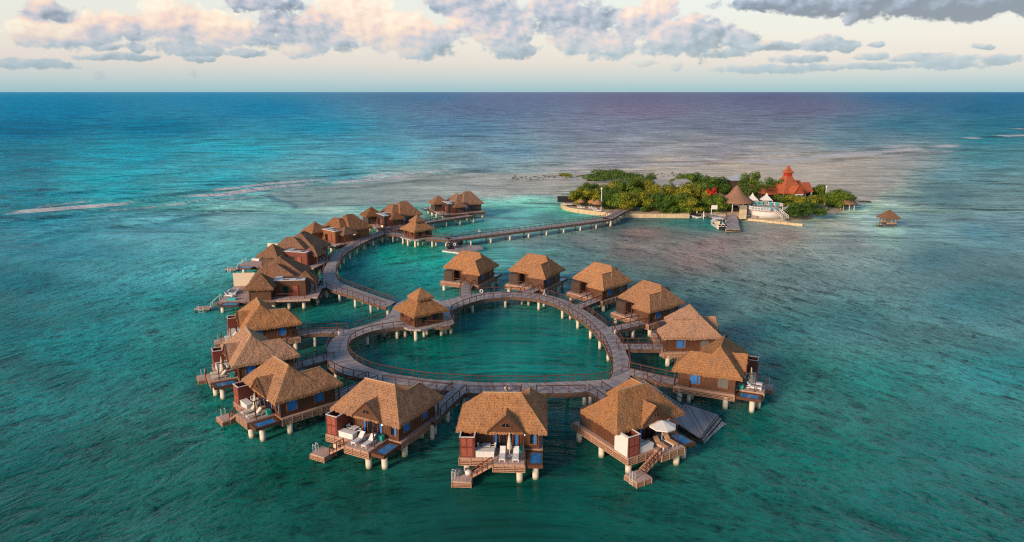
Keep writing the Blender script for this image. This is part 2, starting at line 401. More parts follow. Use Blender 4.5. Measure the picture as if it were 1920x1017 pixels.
def villa(mir):
    """thatched villa; local x right (pool side), y inland, -y towards the sea"""
    r = empty('overwater_villa')
    # --- floor slab and deck
    mb = MB(); mb.box(-4.75, 4.45, 0.0, 7.9, DK-0.35, DK-0.02, True)
    mb.box(-4.75, -0.9, -2.45, -0.01, DK-0.25, DK, True); mb.box(-0.88, 2.5, -3.7, -0.01, DK-0.28, DK+0.01, True)
    mb.build('deck', 'deck_tan', r, False, mir)
    # --- walls (rear left corner is an open porch)
    mb = MB(); mb.box(-4.3, 4.05, 0.0, 4.9, DK, 5.35)
    mb.box(1.3, 4.046, 4.9, 7.5, DK, 5.35)
    for x in (-4.3, -2.2, 2.75, 4.05): mb.box(x-0.07, x+0.07, -0.05, 0.0, DK, 5.2)
    for y in (0.03, 2.4, 4.9, 7.45): mb.box(4.05, 4.1, y-0.07, y+0.07, DK, 5.2)
    for y in (0.03, 2.4, 4.85): mb.box(-4.35, -4.3, y-0.07, y+0.07, DK, 5.2)
    mb.build('wall', 'wall_wood', r, False, mir)
    mb = MB(); mb.box(-4.3, -2.2, 5.0, 7.2, DK, 4.6); mb.build('shower_enclosure', 'wall_dark', r, False, mir)
    mb = MB()
    for x, y in ((-1.7, 7.5), (-0.1, 7.5), (4.3, 8.0)): MB().bar((x, y, DK), (x, y, 5.1), 0.14).build('post', 'rail_wood', r, False, mir)
    mb.bar((-4.2, 7.6, 3.3), (-0.2, 7.6, 3.3), 0.1); mb.build('porch_rail', 'rail_wood', r, False, mir)
    # --- roof
    mb = MB()
    hip(mb, -5.3, 5.0, -1.0, 5.8, ZE, 8.15, 'x', -2.5, 2.0)
    # rear wing with hipped end
    xw0, xw1, yb = 0.7, 4.98, 8.35; xm = 2.85; zr = 7.15
    patch(mb, (xw1, 2.4, ZE), (xw1, yb, ZE), (xm, 6.3, zr), (xm, 2.4, zr))
    patch(mb, (xw0, yb, ZE), (xw0, 2.4, ZE), (xm, 2.4, zr), (xm, 6.3, zr))
    patch(mb, (xw1, yb, ZE), (xw0, yb, ZE), (xm, 6.3, zr), (xm, 6.3, zr))
    # small dormer gable to the sea
    gx, gw, ga = 0.35, 2.05, 6.95; yf = -1.25
    patch(mb, (gx-gw, yf, ZE+0.05), (gx-gw, 0.6, ZE+0.05), (gx, 1.6, ga), (gx, yf, ga), 0.35, 0.04)
    patch(mb, (gx+gw, 0.6, ZE+0.05), (gx+gw, yf, ZE+0.05), (gx, yf, ga), (gx, 1.6, ga), 0.35, 0.04)
    roof = mb.build('roof', 'thatch', r, False, mir)
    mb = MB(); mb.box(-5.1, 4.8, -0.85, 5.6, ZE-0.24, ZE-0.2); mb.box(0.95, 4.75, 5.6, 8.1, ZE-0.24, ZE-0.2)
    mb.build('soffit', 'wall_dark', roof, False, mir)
    mb = MB()
    mb.bar((-2.5, 2.4, 8.2), (2.0, 2.4, 8.2), 0.14, 0.12); mb.bar((xm, 3.6, zr+.06), (xm, 6.3, zr+.06), 0.12, 0.1)
    mb.build('ridge_cap', 'ridge_tan' if mir > 0 else 'thatch', roof, False, mir)
    # gable front with little window
    mb = MB(); y0 = yf+0.12
    z0 = ZE-0.05
    mb.v += [(gx-gw+.12, y0, z0), (gx+gw-.12, y0, z0), (gx, y0, ga-.12), (gx-gw+.12, y0+.1, z0), (gx+gw-.12, y0+.1, z0), (gx, y0+.1, ga-.12)]
    for q in ((0,1,2),(5,4,3),(0,3,4,1),(1,4,5,2),(2,5,3,0)): mb.face(q)
    mb.bar((gx-gw, y0-.05, ZE-.02), (gx, y0-.05, ga), 0.08, 0.16); mb.bar((gx+gw, y0-.05, ZE-.02), (gx, y0-.05, ga), 0.08, 0.16)
    g = mb.build('gable_panel', 'wall_wood', r, False, mir)
    mb = MB(); mb.poly([(gx-.62, y0-.02, 5.55), (gx+.62, y0-.02, 5.55), (gx+.3, y0-.02, 6.02), (gx, y0-.02, 6.12), (gx-.3, y0-.02, 6.02)])
    mb.build('window', 'glass', g, False, mir)
    mb = MB()
    for a_, b_ in (((-.62,5.55),(.62,5.55)), ((.62,5.55),(.3,6.02)), ((.3,6.02),(0,6.12)), ((0,6.12),(-.3,6.02)), ((-.3,6.02),(-.62,5.55)), ((0,5.55),(0,6.1))):
        mb.bar((gx+a_[0], y0-.03, a_[1]), (gx+b_[0], y0-.03, b_[1]), 0.045)
    mb.build('window_frame', 'wall_orange', g, False, mir)
    # doors under the gable
    mb = MB()
    for x in (-1.05, -0.4, 0.45, 1.1, 1.75): mb.box(x-.06, x+.06, -0.09, -0.012, DK+.02, 4.7)
    mb.box(-1.11, 1.81, -0.09, -0.012, 4.7, 4.85)
    d = mb.build('door', 'red_wood', r, False, mir)
    mb = MB(); mb.box(-1.05, 1.75, -0.03, -0.006, DK+.02, 4.7); mb.build('pane', 'glass', d, False, mir)
    for xa in (-.98, 1.4): MB().box(xa, xa+.26, -0.06, -0.034, DK+.05, 4.66).build('curtain', 'blue_curtain', d, False, mir)
    window(r, ('y', 0.0, -1), 3.0, 3.75, 3.0, 4.7, 'half', mir)
    k1, k2 = ('blue', 'blue') if mir > 0 else ('white', 'blue')
    window(r, ('x', 4.05, 1), 0.9, 2.2, 3.0, 4.75, k1, mir); window(r, ('x', 4.05, 1), 4.6, 5.9, 3.0, 4.75, k2, mir)
    # wall lamp
    mb = MB(); mb.box(gx+gw-.05, gx+gw+.12, -0.95, -0.78, 4.45, 4.75); mb.build('wall_lamp', 'lamp_white', r, False, mir)
    # --- open-topped outdoor shower tower at the front left
    x0, x1, y0, y1, zt = -4.72, -3.05, -2.4, -0.03, 4.85
    mb = MB(); t = 0.09
    mb.box(x0, x1, y0, y0+t, DK+.01, zt); mb.box(x0, x0+t, y0+t, y1, DK+.01, zt); mb.box(x1-t, x1, y0+t, y1, DK+.01, zt)
    mb.box(x0+t, x1-t, y1-t, y1, DK+.01, zt); mb.box(x0+t, x1-t, y0+t, y1-t, 4.3, 4.34)
    sb = mb.build('shower_tower', 'red_wood', r, False, mir)
    mb = MB()
    for i in range(2):
        for j in range(2):
            a = x0+.2+i*.67; zz = DK+.15+j*1.2; mb.box(a, a+.58, y0-.025, y0-.003, zz, zz+1.0)
    mb.build('panel', 'red_panel', sb, False, mir)
    mb = MB(); mb.box(x0-.03, x1+.03, y0-.03, y0+t+.02, zt+.003, zt+.07); mb.box(x0-.03, x0+t+.02, y0+t+.03, y1, zt+.003, zt+.07)
    mb.box(x1-t-.02, x1+.03, y0+t+.03, y1, zt+.003, zt+.07); mb.build('rim', 'white_rough', sb, False, mir)
    # --- plunge pool tray hung beside the sun deck
    mb = MB(); px0, px1, py0, py1 = 2.62, 4.55, -3.5, -0.3; zt = DK-0.12
    mb.box(px0, px1, py0, py1, zt-.42, zt-.12)
    mb.box(px0, px0+.5, py0, py1, zt-.12, zt); mb.box(px1-.16, px1, py0, py1, zt-.12, zt)
    mb.box(px0+.5, px1-.16, py0, py0+.4, zt-.12, zt); mb.box(px0+.5, px1-.16, py1-.45, py1, zt-.12, zt)
    pl = mb.build('plunge_pool', 'wall_wood', r, False, mir)
    mb = MB(); mb.box(px0+.5, px1-.16, py0+.4, py1-.45, zt-.1, zt-.03); mb.build('pool_surface', 'pool_water', pl, False, mir)
    # --- slatted skirts
    mb = MB(); z0, z1 = DK-0.95, DK-0.02
    lattice(mb, (-4.8, -2.5), (-0.9, -2.5), z0, z1); lattice(mb, (-0.9, -3.75), (2.55, -3.75), z0, z1)
    lattice(mb, (2.58, -3.75), (2.58, -0.1), z0, z1); lattice(mb, (-0.93, -2.5), (-0.93, -3.75), z0, z1)
    lattice(mb, (-4.8, 8.0), (-4.8, -2.5), z0, z1); lattice(mb, (4.5, -0.05), (4.5, 8.0), z0, z1)
    lattice(mb, (4.5, 8.0), (-4.8, 8.0), z0, z1); lattice(mb, (2.6, -0.1), (4.5, -0.1), z0, z1)
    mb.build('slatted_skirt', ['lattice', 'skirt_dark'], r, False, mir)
    # --- piles
    piles(r, [(-4.0,-1.7), (2.0,-3.1), (3.75,-2.4), (4.1,1.0), (4.1,7.2), (-4.3,2.8), (-4.3,7.2), (0,3), (0,7.2)], DK-0.6, 0.36, mir=mir)
    # --- stairs along the front down to the swim platform
    mb = MB(); xs0, xs1 = -1.0, -3.25; yy0, yy1 = -3.7, -2.75; n = 7
    for i in range(n):
        t = (i+.5)/n; x = xs0+(xs1-xs0)*t; z = DK-.1-(DK-.95)*t
        mb.box(x-.16, x+.16, yy0, yy1, z-.05, z)
    for y in (yy0, yy1): mb.bar((xs0, y, DK-.2), (xs1, y, 0.78), 0.07, 0.24)
    st = mb.build('stair', 'lattice', r, False, mir)
    mb = MB()
    for y in (yy0-.03,):
        mb.bar((xs0, y, DK+.85), (xs1, y, 0.75+.95), 0.1)
        for i in range(5):
            t = i/4; x = xs0+(xs1-xs0)*t; z = DK-.1-(DK-.85)*t; mb.bar((x, y, z-.1), (x, y, z+.95), 0.09)
    mb.build('handrail', 'rail_wood', st, False, mir)
    mb = MB(); mb.box(-5.35, -3.25, -4.7, -2.7, 0.62, 0.75, True); pf = mb.build('swim_platform', 'deck_tan', r, False, mir)
    mb = MB(); c = [(-5.37,-4.72), (-3.23,-4.72), (-3.23,-2.68), (-5.37,-2.68)]
    for i in range(4): lattice(mb, c[i], c[(i+1) % 4], -0.1, 0.62, 5)
    mb.build('slatted_skirt', ['lattice', 'skirt_dark'], pf, False, mir)
    mb = MB()
    for y in (-4.1, -3.6):
        mb.bar((-5.1, y, .75), (-5.1, y, 1.5), .05); mb.bar((-5.1, y, 1.5), (-5.42, y, 1.6), .05); mb.bar((-5.45, y, 1.6), (-5.45, y, -0.3), .05)
    for z in (.5, .2, -.1): mb.bar((-5.45, -4.1, z), (-5.45, -3.6, z), .05)
    mb.build('ladder', 'metal', pf, False, mir)
    # --- shade beam and post at the deck corner
    mb = MB(); mb.bar((2.4, -2.5, DK), (2.4, -2.5, 4.9), 0.12); mb.bar((2.4, -2.6, 4.85), (2.4, -0.95, 4.98), 0.11)
    mb.build('shade_post', 'rail_wood', r, False, mir)
    return r
FL=(-5.3,-1); FR=(5.0,-1); RR=(5.0,8.35); WL=(.7,8.35); BL=(-5.3,5.8)
def fit(loc, px, z=5, mir=1):
    loc = [(mir*a, b) for a, b in loc]; w = [W(a, b, z) for a, b in px]; n = len(loc)
    cl = [sum(p[i] for p in loc)/n for i in (0, 1)]; cw = [sum(p[i] for p in w)/n for i in (0, 1)]
    s = c = 0
    for a, b in zip(loc, w):
        ax, ay = a[0]-cl[0], a[1]-cl[1]; bx, by = b[0]-cw[0], b[1]-cw[1]; c += ax*bx+ay*by; s += ax*by-ay*bx
    t = math.atan2(s, c); C_, S_ = math.cos(t), math.sin(t)
    return (cw[0]-C_*cl[0]+S_*cl[1], cw[1]-S_*cl[0]-C_*cl[1], t)
VILLAS = [
 ('E', 1, [FL,FR,RR], [(853,807),(1027,807),(1026,748)], 'front middle thatched villa facing the camera squarely, green box by its closed parasol'),
 ('D', 1, [FL,FR,RR], [(617.6,763.6),(753,802),(830,742)], 'thatched villa at the front, immediately left of the one facing the camera squarely'),
 ('C', 1, [FL,FR,RR], [(449,709),(524.6,757),(640,720)], 'thatched villa with two blue side windows, second left of the squarely facing one'),
 ('B', 1, [FL,FR,RR], [(413,646),(438.7,688.5),(559.6,666)], 'thatched villa on the left of the ring, middle one of three facing open sea'),
 ('A', 1, [FL,FR,RR], [(438.7,587),(458,621),(563.5,606)], 'thatched villa on the left of the ring, just below the flat-roofed villas'),
 ('F', 1, [BL,FL,FR], [(1088,770),(1153,813),(1287,772)], 'thatched villa with an open white parasol, beside the stepped wooden dock'),
 ('G', -1, [FR,RR], [(1395,712),(1257,692)], 'rightmost thatched villa, its sun deck facing the open water on the right'),
 ('H', -1, [FR,RR], [(1357,633),(1242,634)], 'thatched villa with two blue windows directly behind the rightmost villa'),
 ('I', -1, [WL,RR,FR], [(1185.4,573),(1222,586),(1283,567.6)], 'fourth from left of the villas along the back of the ring'),
 ('J', -1, [WL,RR,FR,BL], [(1104.7,536),(1136,544),(1183,527),(1070,518)], 'third from left of the villas along the back of the ring'),
 ('K', -1, [WL,RR,FR,BL], [(994,518),(1021,523),(1058,504),(952,505)], 'thatched villa behind the ring beside the walking person'),
 ('L', -1, [WL,RR,FR,BL], [(869,513),(900,515.5),(934,496),(829,498.6)], 'leftmost villa behind the ring, in front of the floating dock')]
proto = {1: villa(1), -1: villa(-1)}; used = set(); VP = {}
for k, mir, loc, px, lab in VILLAS:
    x, y, t = fit(loc, px, 5.0, mir)
    o = proto[mir] if mir not in used else copy_tree(proto[mir]); used.add(mir)
    o.location = (x, y, 0); o.rotation_euler.z = t; VP[k] = (x, y, t, mir)
    tag(o, lab, 'villa', 'thatched villas around the ring walkway')
def vloc(k, lx, ly):
    x, y, t, m = VP[k]; lx *= m
    return x+math.cos(t)*lx-math.sin(t)*ly, y+math.sin(t)*lx+math.cos(t)*ly
#PART2
# ------------------------------------------------------------------ flat-roofed villas along the sea wall
def suite():
    """larger villa: pyramid-roofed room, flat-roofed block, two hipped roofs, entry roof; x towards the boardwalk, y away"""
    r = empty('overwater_suite')
    mb = MB(); mb.box(-5.5, 11.9, 0.2, 15.8, DK-0.35, DK-0.01, True); mb.box(9.0, 13.2, 1.6, 9.5, DK-0.3, DK, True)
    mb.box(5.2, 10.8, 1.2, 3.0, DK-0.3, DK+.01, True)
    mb.build('deck', 'deck_tan', r)
    mb = MB(); mb.box(0.5, 4.5, 0.5, 4.7, DK, 5.2); mb.box(0.6, 9.2, 6.5, 12.0, DK, 5.3); mb.box(0.7, 9.3, 12.0, 15.5, DK, 5.3)
    for x in (0.5, 4.5): mb.box(x-.08, x+.08, 0.42, 0.5, DK, 5.1)
    mb.build('wall', 'wall_wood', r)
    mb = MB(); mb.box(4.5, 10.8, 3.0, 8.6, DK, 5.55); mb.box(10.8, 10.9, 3.1, 3.3, DK, 5.5); fb = mb.build('flat_roofed_block', 'wall_wood', r)
    mb = MB(); mb.box(4.6, 10.7, 3.1, 4.7, 5.553, 5.68); mb.box(4.6, 6.0, 4.703, 8.5, 5.553, 5.66); mb.build('roof_slab', 'roof_flat', fb)
    mb = MB(); mb.box(8.9, 9.9, 3.5, 4.3, 5.683, 5.72); mb.box(6.4, 7.6, 3.5, 4.0, 5.683, 5.71); mb.build('skylight', 'glass', fb)
    for x in (6.3, 8.2):
        mb = MB(); mb.box(x, x+1.2, 2.9, 2.99, DK+.02, 4.6); d = mb.build('door', 'red_wood', r)
        mb = MB(); mb.box(x+.12, x+1.08, 2.87, 2.897, DK+.1, 4.5); mb.build('pane', 'glass' if x < 7 else 'red_panel', d)
    mb = MB(); mb.box(10.8, 10.87, 4.0, 5.0, DK+.02, 4.6); mb.build('door', 'red_wood', r)
    mb = MB(); mb.box(9.2, 9.25, 10.0, 10.9, 3.1, 4.7); w = mb.build('window', 'blue_curtain', r)
    mb = MB(); hip(mb, -0.4, 5.3, -0.4, 5.3, 5.0, 7.5, 'x'); mb.build('pyramid_roof', 'thatch_brown', r)
    mb = MB(); hip(mb, -0.6, 9.2, 6.0, 12.3, ZE, 7.9, 'x', 2.2, 4.0); hip(mb, -0.8, 10.0, 8.6, 16.3, ZE, 8.6, 'y', 11.2, 13.4)
    mb.build('roof', 'thatch_brown', r)
    mb = MB(); hip(mb, 8.2, 12.6, 4.6, 9.2, 4.75, 6.6, 'y', 6.8, 7.2); mb.build('entry_roof', 'thatch_brown', r)
    mb = MB()
    for x, y in ((12.3, 5.0), (12.3, 8.8), (11.2, 5.0)): MB().bar((x, y, DK), (x, y, 4.8), 0.16).build('post', 'rail_wood', r)
    mb.bar((5.2, 1.25, 3.4), (10.8, 1.25, 3.4), 0.1)
    for x in (5.25, 8.0, 10.75): mb.bar((x, 1.25, DK), (x, 1.25, 3.4), 0.12)
    mb.build('porch_rail', 'rail_wood', r)
    for y in (5.9, 8.7):
        mb = MB(); mb.box(12.35, 12.5, y-.08, y+.08, 4.35, 4.65); mb.build('wall_lamp', 'lamp_white', r)
    mb = MB()
    z0, z1 = DK-0.85, DK-.02
    lattice(mb, (5.2, 1.15), (10.9, 1.15), z0, z1); lattice(mb, (-5.5, 0.15), (5.2, 0.15), z0, z1)
    lattice(mb, (13.25, 1.5), (13.25, 9.6), z0, z1); lattice(mb, (-5.55, 15.8), (-5.55, 0.2), z0, z1); lattice(mb, (11.95, 9.6), (11.95, 15.8), z0, z1)
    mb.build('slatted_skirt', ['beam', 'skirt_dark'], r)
    piles(r, [(-4.9,1.0), (0.2,0.8), (4.8,0.8), (7.5,2.2), (10.4,2.0), (12.6,5.0), (12.6,9.0), (-4.9,8), (-4.9,15), (3,15), (11,15.2)], DK-0.5, 0.36)
    # sea terrace: screen, soaking tub, plunge pool, stairs, platform
    mb = MB(); mb.box(-5.4, -1.0, 12.2, 12.32, DK, 5.2); mb.build('screen_wall', 'cream', r)
    mb = MB(); mb.box(-5.3, -3.3, 5.0, 8.2, DK, DK+.5); t = mb.build('hot_tub', 'white', r)
    mb = MB(); mb.box(-5.0, -3.6, 5.4, 7.8, DK+.503, DK+.52); mb.build('tub_water', 'glass', t)
    mb = MB(); mb.box(-4.6, -1.2, -1.6, 0.1, DK-.55, DK-.15); t = mb.build('plunge_pool', 'wall_dark', r)
    mb = MB(); mb.box(-4.2, -1.6, -1.35, -.1, DK-.147, DK-.12); mb.build('pool_surface', 'pool_water', t)
    mb = MB(); n = 6
    for i in range(n):
        f = (i+.5)/n; x = -5.6-1.9*f; mb.box(x-.2, x+.2, 2.0, 3.2, DK-.1-1.5*f-.06, DK-.1-1.5*f)
    for y in (2.0, 3.2): mb.bar((-5.5, y, DK-.2), (-7.5, y, .75), .07, .2)
    st = mb.build('stair', 'deck_tan', r)
    mb = MB()
    for y in (1.95, 3.25): mb.bar((-5.6, y, DK+.9), (-7.4, y, 1.7), .06); mb.bar((-5.6, y, DK), (-5.6, y, DK+.9), .06); mb.bar((-7.4, y, .8), (-7.4, y, 1.7), .06)
    mb.build('handrail', 'white', st)
    mb = MB(); mb.box(-10.4, -7.5, 1.4, 3.6, .66, .8, True); pf = mb.build('swim_platform', 'deck_tan', r)
    mb = MB()
    for x in (-10.1, -7.9):
        for y in (1.5, 3.3): mb.bar((x, y, -1), (x, y, .66), .2)
    mb.build('frame', 'skirt_dark', pf)
    mb = MB()
    for x in (-9.4, -8.6): mb.bar((x, 1.15, 1.6), (x, 1.0, -.5), .06)
    for z in (0, .3, .6): mb.bar((-9.4, 1.05, z), (-8.6, 1.05, z), .05)
    mb.build('ladder', 'metal', pf)
    return r
SUITES = [('P', (487.8,509.6), 7, 'nearest flat-roofed villa on the left arm, pale screen wall and hot tub on its deck'),
 ('Q', (511,455), -14, 'red-walled villa with flat white roof strip, second nearest along the left boardwalk arm'),
 ('R', (590,414), -42, 'orange-lit thatched villa where the left boardwalk starts turning towards the island'),
 ('S', (696,386), -57, 'thatched villa behind the small round-topped pavilion at the boardwalk corner'),
 ('T', (822,365), -66, 'farthest thatched villa, alone at the end of the branch boardwalk in back')]
sp = None; SP = {}
for k, ap, deg, lab in SUITES:
    ax, ay = W(ap[0], ap[1], 7.75); t = R(deg); C_, S_ = math.cos(t), math.sin(t)
    o = suite() if sp is None else copy_tree(sp); sp = sp or o
    x = ax-(C_*2.45-S_*2.45); y = ay-(S_*2.45+C_*2.45)
    o.location = (x, y, 0); o.rotation_euler.z = t; SP[k] = (x, y, t, 1)
    tag(o, lab, 'villa', 'flat-roofed thatched villas along the outer boardwalk')
    if k == 'Q':
        for c in [c for c in COL.objects if c.parent == o and c.name.startswith('flat')]: c.data = c.data.copy(); c.data.materials[0] = M['red_wood']
    if k == 'R':  # lamplight on this villa is painted as orange wall wood
        for c in [c for c in COL.objects if c.parent == o and c.name.startswith(('wall', 'flat'))]:
            if c.name.startswith('wall_lamp'): continue
            c.data = c.data.copy(); c.data.materials[0] = M['wall_orange']
    if k in ('S', 'T'):
        for c in [c for c in COL.objects if c.parent == o and c.name.startswith(('wall', 'flat'))]:
            if c.name.startswith('wall_lamp'): continue
            c.data = c.data.copy(); c.data.materials[0] = M['wall_dark']
def sloc(k, lx, ly):
    x, y, t, m = SP[k]; return x+math.cos(t)*lx-math.sin(t)*ly, y+math.sin(t)*lx+math.cos(t)*ly
# ------------------------------------------------------------------ boardwalks
def resample(pts, step):
    out = [pts[0]]; 
    for a, b in zip(pts, pts[1:]):
        L = math.dist(a, b); n = max(1, round(L/step))
        for i in range(1, n+1): out.append((a[0]+(b[0]-a[0])*i/n, a[1]+(b[1]-a[1])*i/n))
    return out
def smooth(pts, it=2, closed=False):
    for _ in range(it):
        q = []
        n = len(pts)
        rng = range(n if closed else n-1)
        if not closed: q.append(pts[0])
        for i in rng:
            a, b = pts[i], pts[(i+1) % n]
            q.append((a[0]*.75+b[0]*.25, a[1]*.75+b[1]*.25)); q.append((a[0]*.25+b[0]*.75, a[1]*.25+b[1]*.75))
        if not closed: q.append(pts[-1])
        pts = q
    return pts
def even(pts, step):
    """points at equal arc length"""
    d = [0]
    for a, b in zip(pts, pts[1:]): d.append(d[-1]+math.dist(a, b))
    n = max(1, round(d[-1]/step)); out = []; j = 0
    for i in range(n+1):
        s = d[-1]*i/n
        while j < len(d)-2 and d[j+1] < s: j += 1
        f = (s-d[j])/max(1e-6, d[j+1]-d[j]); a, b = pts[j], pts[j+1]
        out.append((a[0]+(b[0]-a[0])*f, a[1]+(b[1]-a[1])*f))
    return out
def offset(pts, w):
    out = []
    for i, p in enumerate(pts):
        a = pts[max(0, i-1)]; b = pts[min(len(pts)-1, i+1)]
        d = Vector((b[0]-a[0], b[1]-a[1])).normalized(); out.append((p[0]-d.y*w, p[1]+d.x*w))
    return out
def ribbon(root, Lp, Rp, z=DK, mat='deck_grey', name='deck'):
    mb = MB(); s = 0
    for i in range(len(Lp)-1):
        a, b, c, d = Lp[i], Lp[i+1], Rp[i+1], Rp[i]
        l = math.dist(((a[0]+d[0])/2, (a[1]+d[1])/2), ((b[0]+c[0])/2, (b[1]+c[1])/2)); w = math.dist(a, d)
        mb.poly([(*d, z), (*c, z), (*b, z), (*a, z)], [(s, w), (s+l, w), (s+l, 0), (s, 0)])
        s += l
    o = mb.build(name, mat, root)
    for P, sg in ((Lp, 1), (Rp, -1)):
        mb = MB(); Q = offset(P, -0.12*sg)
        for i in range(len(P)-1):
            a, b = P[i], P[i+1]; c, d = Q[i+1], Q[i]
            k = len(mb.v)
            mb.v += [(*a, z-.02), (*b, z-.02), (*b, z-.62), (*a, z-.62), (*d, z-.02), (*c, z-.02), (*c, z-.62), (*d, z-.62)]
            for q in ((0,1,2,3), (5,4,7,6), (3,2,6,7)): mb.face([k+i_ for i_ in q])
        mb.build('beam', 'beam', root)
    return o
POST = None
def rail(root, pts, z=DK, mat='rail_wood', step=1.9, h=1.0):
    """handrail with its posts; posts are sub-parts sharing one mesh"""
    global POST
    pts = even(pts, step); mb = MB()
    for a, b in zip(pts, pts[1:]):
        mb.bar((*a, z+h), (*b, z+h), 0.15, 0.09)
        mb.bar((*a, z+h*0.5), (*b, z+h*0.5), 0.03, 0.03)
    o = mb.build('railing', mat, root)
    if POST is None:
        p = MB(); p.box(-.055, .055, -.055, .055, -.35, h-.04); POST = p.build('post', mat, o); q = POST
        q.location = (*pts[0], z); rest = pts[1:]
    else: rest = pts
    for p in rest:
        c = POST.copy(); COL.objects.link(c); c.parent = o; c.location = (*p, z)
    return o
def deck_piles(root, pts, z=DK, r=0.27):
    for x, y in pts: MB().cyl((x, y, -2), (x, y, z-.4), r, r, 12).build('pile', 'pile', root, True)
# ring: traced inner and outer edges of the deck
inner_px = [(852,606.7),(848.5,598),(841,587),(868,573),(904,562),(956,557),(1003,560),(1034,568),(1073,590),(1099.5,608),(1120,629),(1138.5,656),(1147,682),(1148,704),(1141,711.5),(1100,714),(1050,716),(960,717),(860,714),(770,706),(700,692),(665,675),(652,655),(659,637),(688,624),(718,617.5),(747.5,613.5),(777,612),(806.5,611.7),(827,612.6),(844,611)]
outer_px = [(827,566),(862,556),(886,551),(930,547.5),(977,548),(1026.5,553),(1060,563),(1092,580),(1120,598),(1146,619),(1164.5,640.5),(1174,662),(1181,688),(1181,710),(1172,724),(1140,731),(1097,735),(1006,737),(975,737),(920,737.5),(878,737),(846,733),(800,728),(755,722),(718,716),(690,711),(659,705.5),(635,698),(618,686),(613,671),(613,653),(621,638),(634,627.5),(650,619),(675,612),(705,603),(721,597),(733,586),(742,570),(770,558),(800,556)]
cx, cy = W(888, 640)
def polar(px):
    q = [W(*p) for p in px]; a = sorted((math.atan2(y-cy, x-cx), math.hypot(x-cx, y-cy)) for x, y in q)
    return np.array([t for t, _ in a]), np.array([d for _, d in a])
ai, ri = polar(inner_px); ao, ro = polar(outer_px)
NR = 150; ring_in = []; ring_out = []
for i in range(NR+1):
    t = -math.pi+2*math.pi*i/NR
    a = np.interp(t, ai, ri, period=2*math.pi); b = np.interp(t, ao, ro, period=2*math.pi); b = max(b, a+2.2)
    ring_in.append((cx+a*math.cos(t), cy+a*math.sin(t))); ring_out.append((cx+b*math.cos(t), cy+b*math.sin(t)))
ring = empty('ring_boardwalk', cx*0, 0, 0, 0, 'weathered grey ring-shaped boardwalk on pale round piles enclosing green water', 'boardwalk')
ribbon(ring, ring_out, ring_in)
rail(ring, ring_in)
def ring_seg(px):  # a railing stretch along the traced outer edge
    return [W(*p) for p in px]
for seg in ([(895,549.5),(930,547.5),(975,548)], [(1012,551),(1026.5,553),(1060,563),(1072,569)], [(1094,581),(1120,598),(1136,611)],
            [(1152,623),(1164.5,640.5),(1168,645)], [(1178,656),(1181,688)], [(1006,737),(1097,735)], [(878,737),(975,737)],
            [(718,716),(755,722),(800,728),(846,733)], [(615,686),(635,698),(659,705.5),(686,711)], [(613,671),(613,653),(621,638),(634,628)], [(665,616),(705,603),(721,597)]):
    rail(ring, ring_seg(seg))
for i in range(0, NR, 6):
    a, b = ring_in[i], ring_out[i]
    for f in (0.12, 0.85): deck_piles(ring, [(a[0]+(b[0]-a[0])*f, a[1]+(b[1]-a[1])*f)])
deck_piles(ring, [W(827,606), W(845,602), W(800,604), W(770,604), W(747,606), W(720,608)])
# branches to the villas
def walk(name, px, w, label, group=None, cat='boardwalk', left=True, right=True, z=DK, pile_step=5.0, sm=2, rails=None, zs=None):
    c = [W(*p) for p in px]
    if sm: c = smooth(c, sm)
    c = even(c, 1.5)
    Lp = offset(c, w/2); Rp = offset(c, -w/2)
    root = empty(name, 0, 0, 0, 0, label, cat, group)
    ribbon(root, Lp, Rp, z+0.004)
    if left: rail(root, offset(c, w/2-.06), z)
    if right: rail(root, offset(c, -w/2+.06), z)
    e = even(c, pile_step)
    pl = offset(e, w/2-.4); pr = offset(e, -w/2+.4)
    deck_piles(root, pl+pr, z)
    return root
BR = [('A',[(648,622),(600,620),(556,626),(530,633)],2.4,'A'), ('B',[(620,668),(580,679),(540,690)],2.3,'B'), ('C',[(700,713),(655,730),(606,752)],2.2,'C'),
 ('D',[(862,732),(833,755),(800,790)],2.2,'D'), ('E',[(992,734),(990,748),(988,762)],2.2,'E'), ('F',[(1116,731),(1142,748),(1165,765)],2.2,'F'),
 ('G',[(1172,695),(1225,708),(1296,722)],2.2,'G'), ('H',[(1158,650),(1262,650)],2.4,'H'), ('I',[(1140,619),(1222,600)],2.3,'I'),
 ('J',[(1076,578),(1132,556)],2.3,'J'), ('K',[(985,551),(1016,534)],2.3,'K'), ('L',[(874,557),(871,541),(889,524)],2.3,'L')]
BL_ = {'A':'curved branch boardwalk from the ring to the villa below the flat-roofed ones, left side','B':'short branch boardwalk to the middle one of three villas left of the ring',
 'C':'sloping branch boardwalk to the villa with two blue side windows at lower left','D':'long branch boardwalk between the two front villas left of centre',
 'E':'short branch boardwalk hidden behind the front middle villa roof','F':'short branch boardwalk to the villa with the open white parasol',
 'G':'branch boardwalk leading to the rightmost villa above the stepped dock','H':'straight horizontal branch boardwalk to the villa behind the rightmost one',
 'I':'branch boardwalk to the fourth villa along the back of the ring','J':'branch boardwalk to the third villa along the back of the ring',
 'K':'branch boardwalk beside the walking person at the back of the ring','L':'bent branch boardwalk to the leftmost villa behind the ring'}
for k, px, w, v in BR:
    walk('branch_boardwalk', px, w, BL_[k], 'branch boardwalks joining villas to the ring', pile_step=6, sm=1)
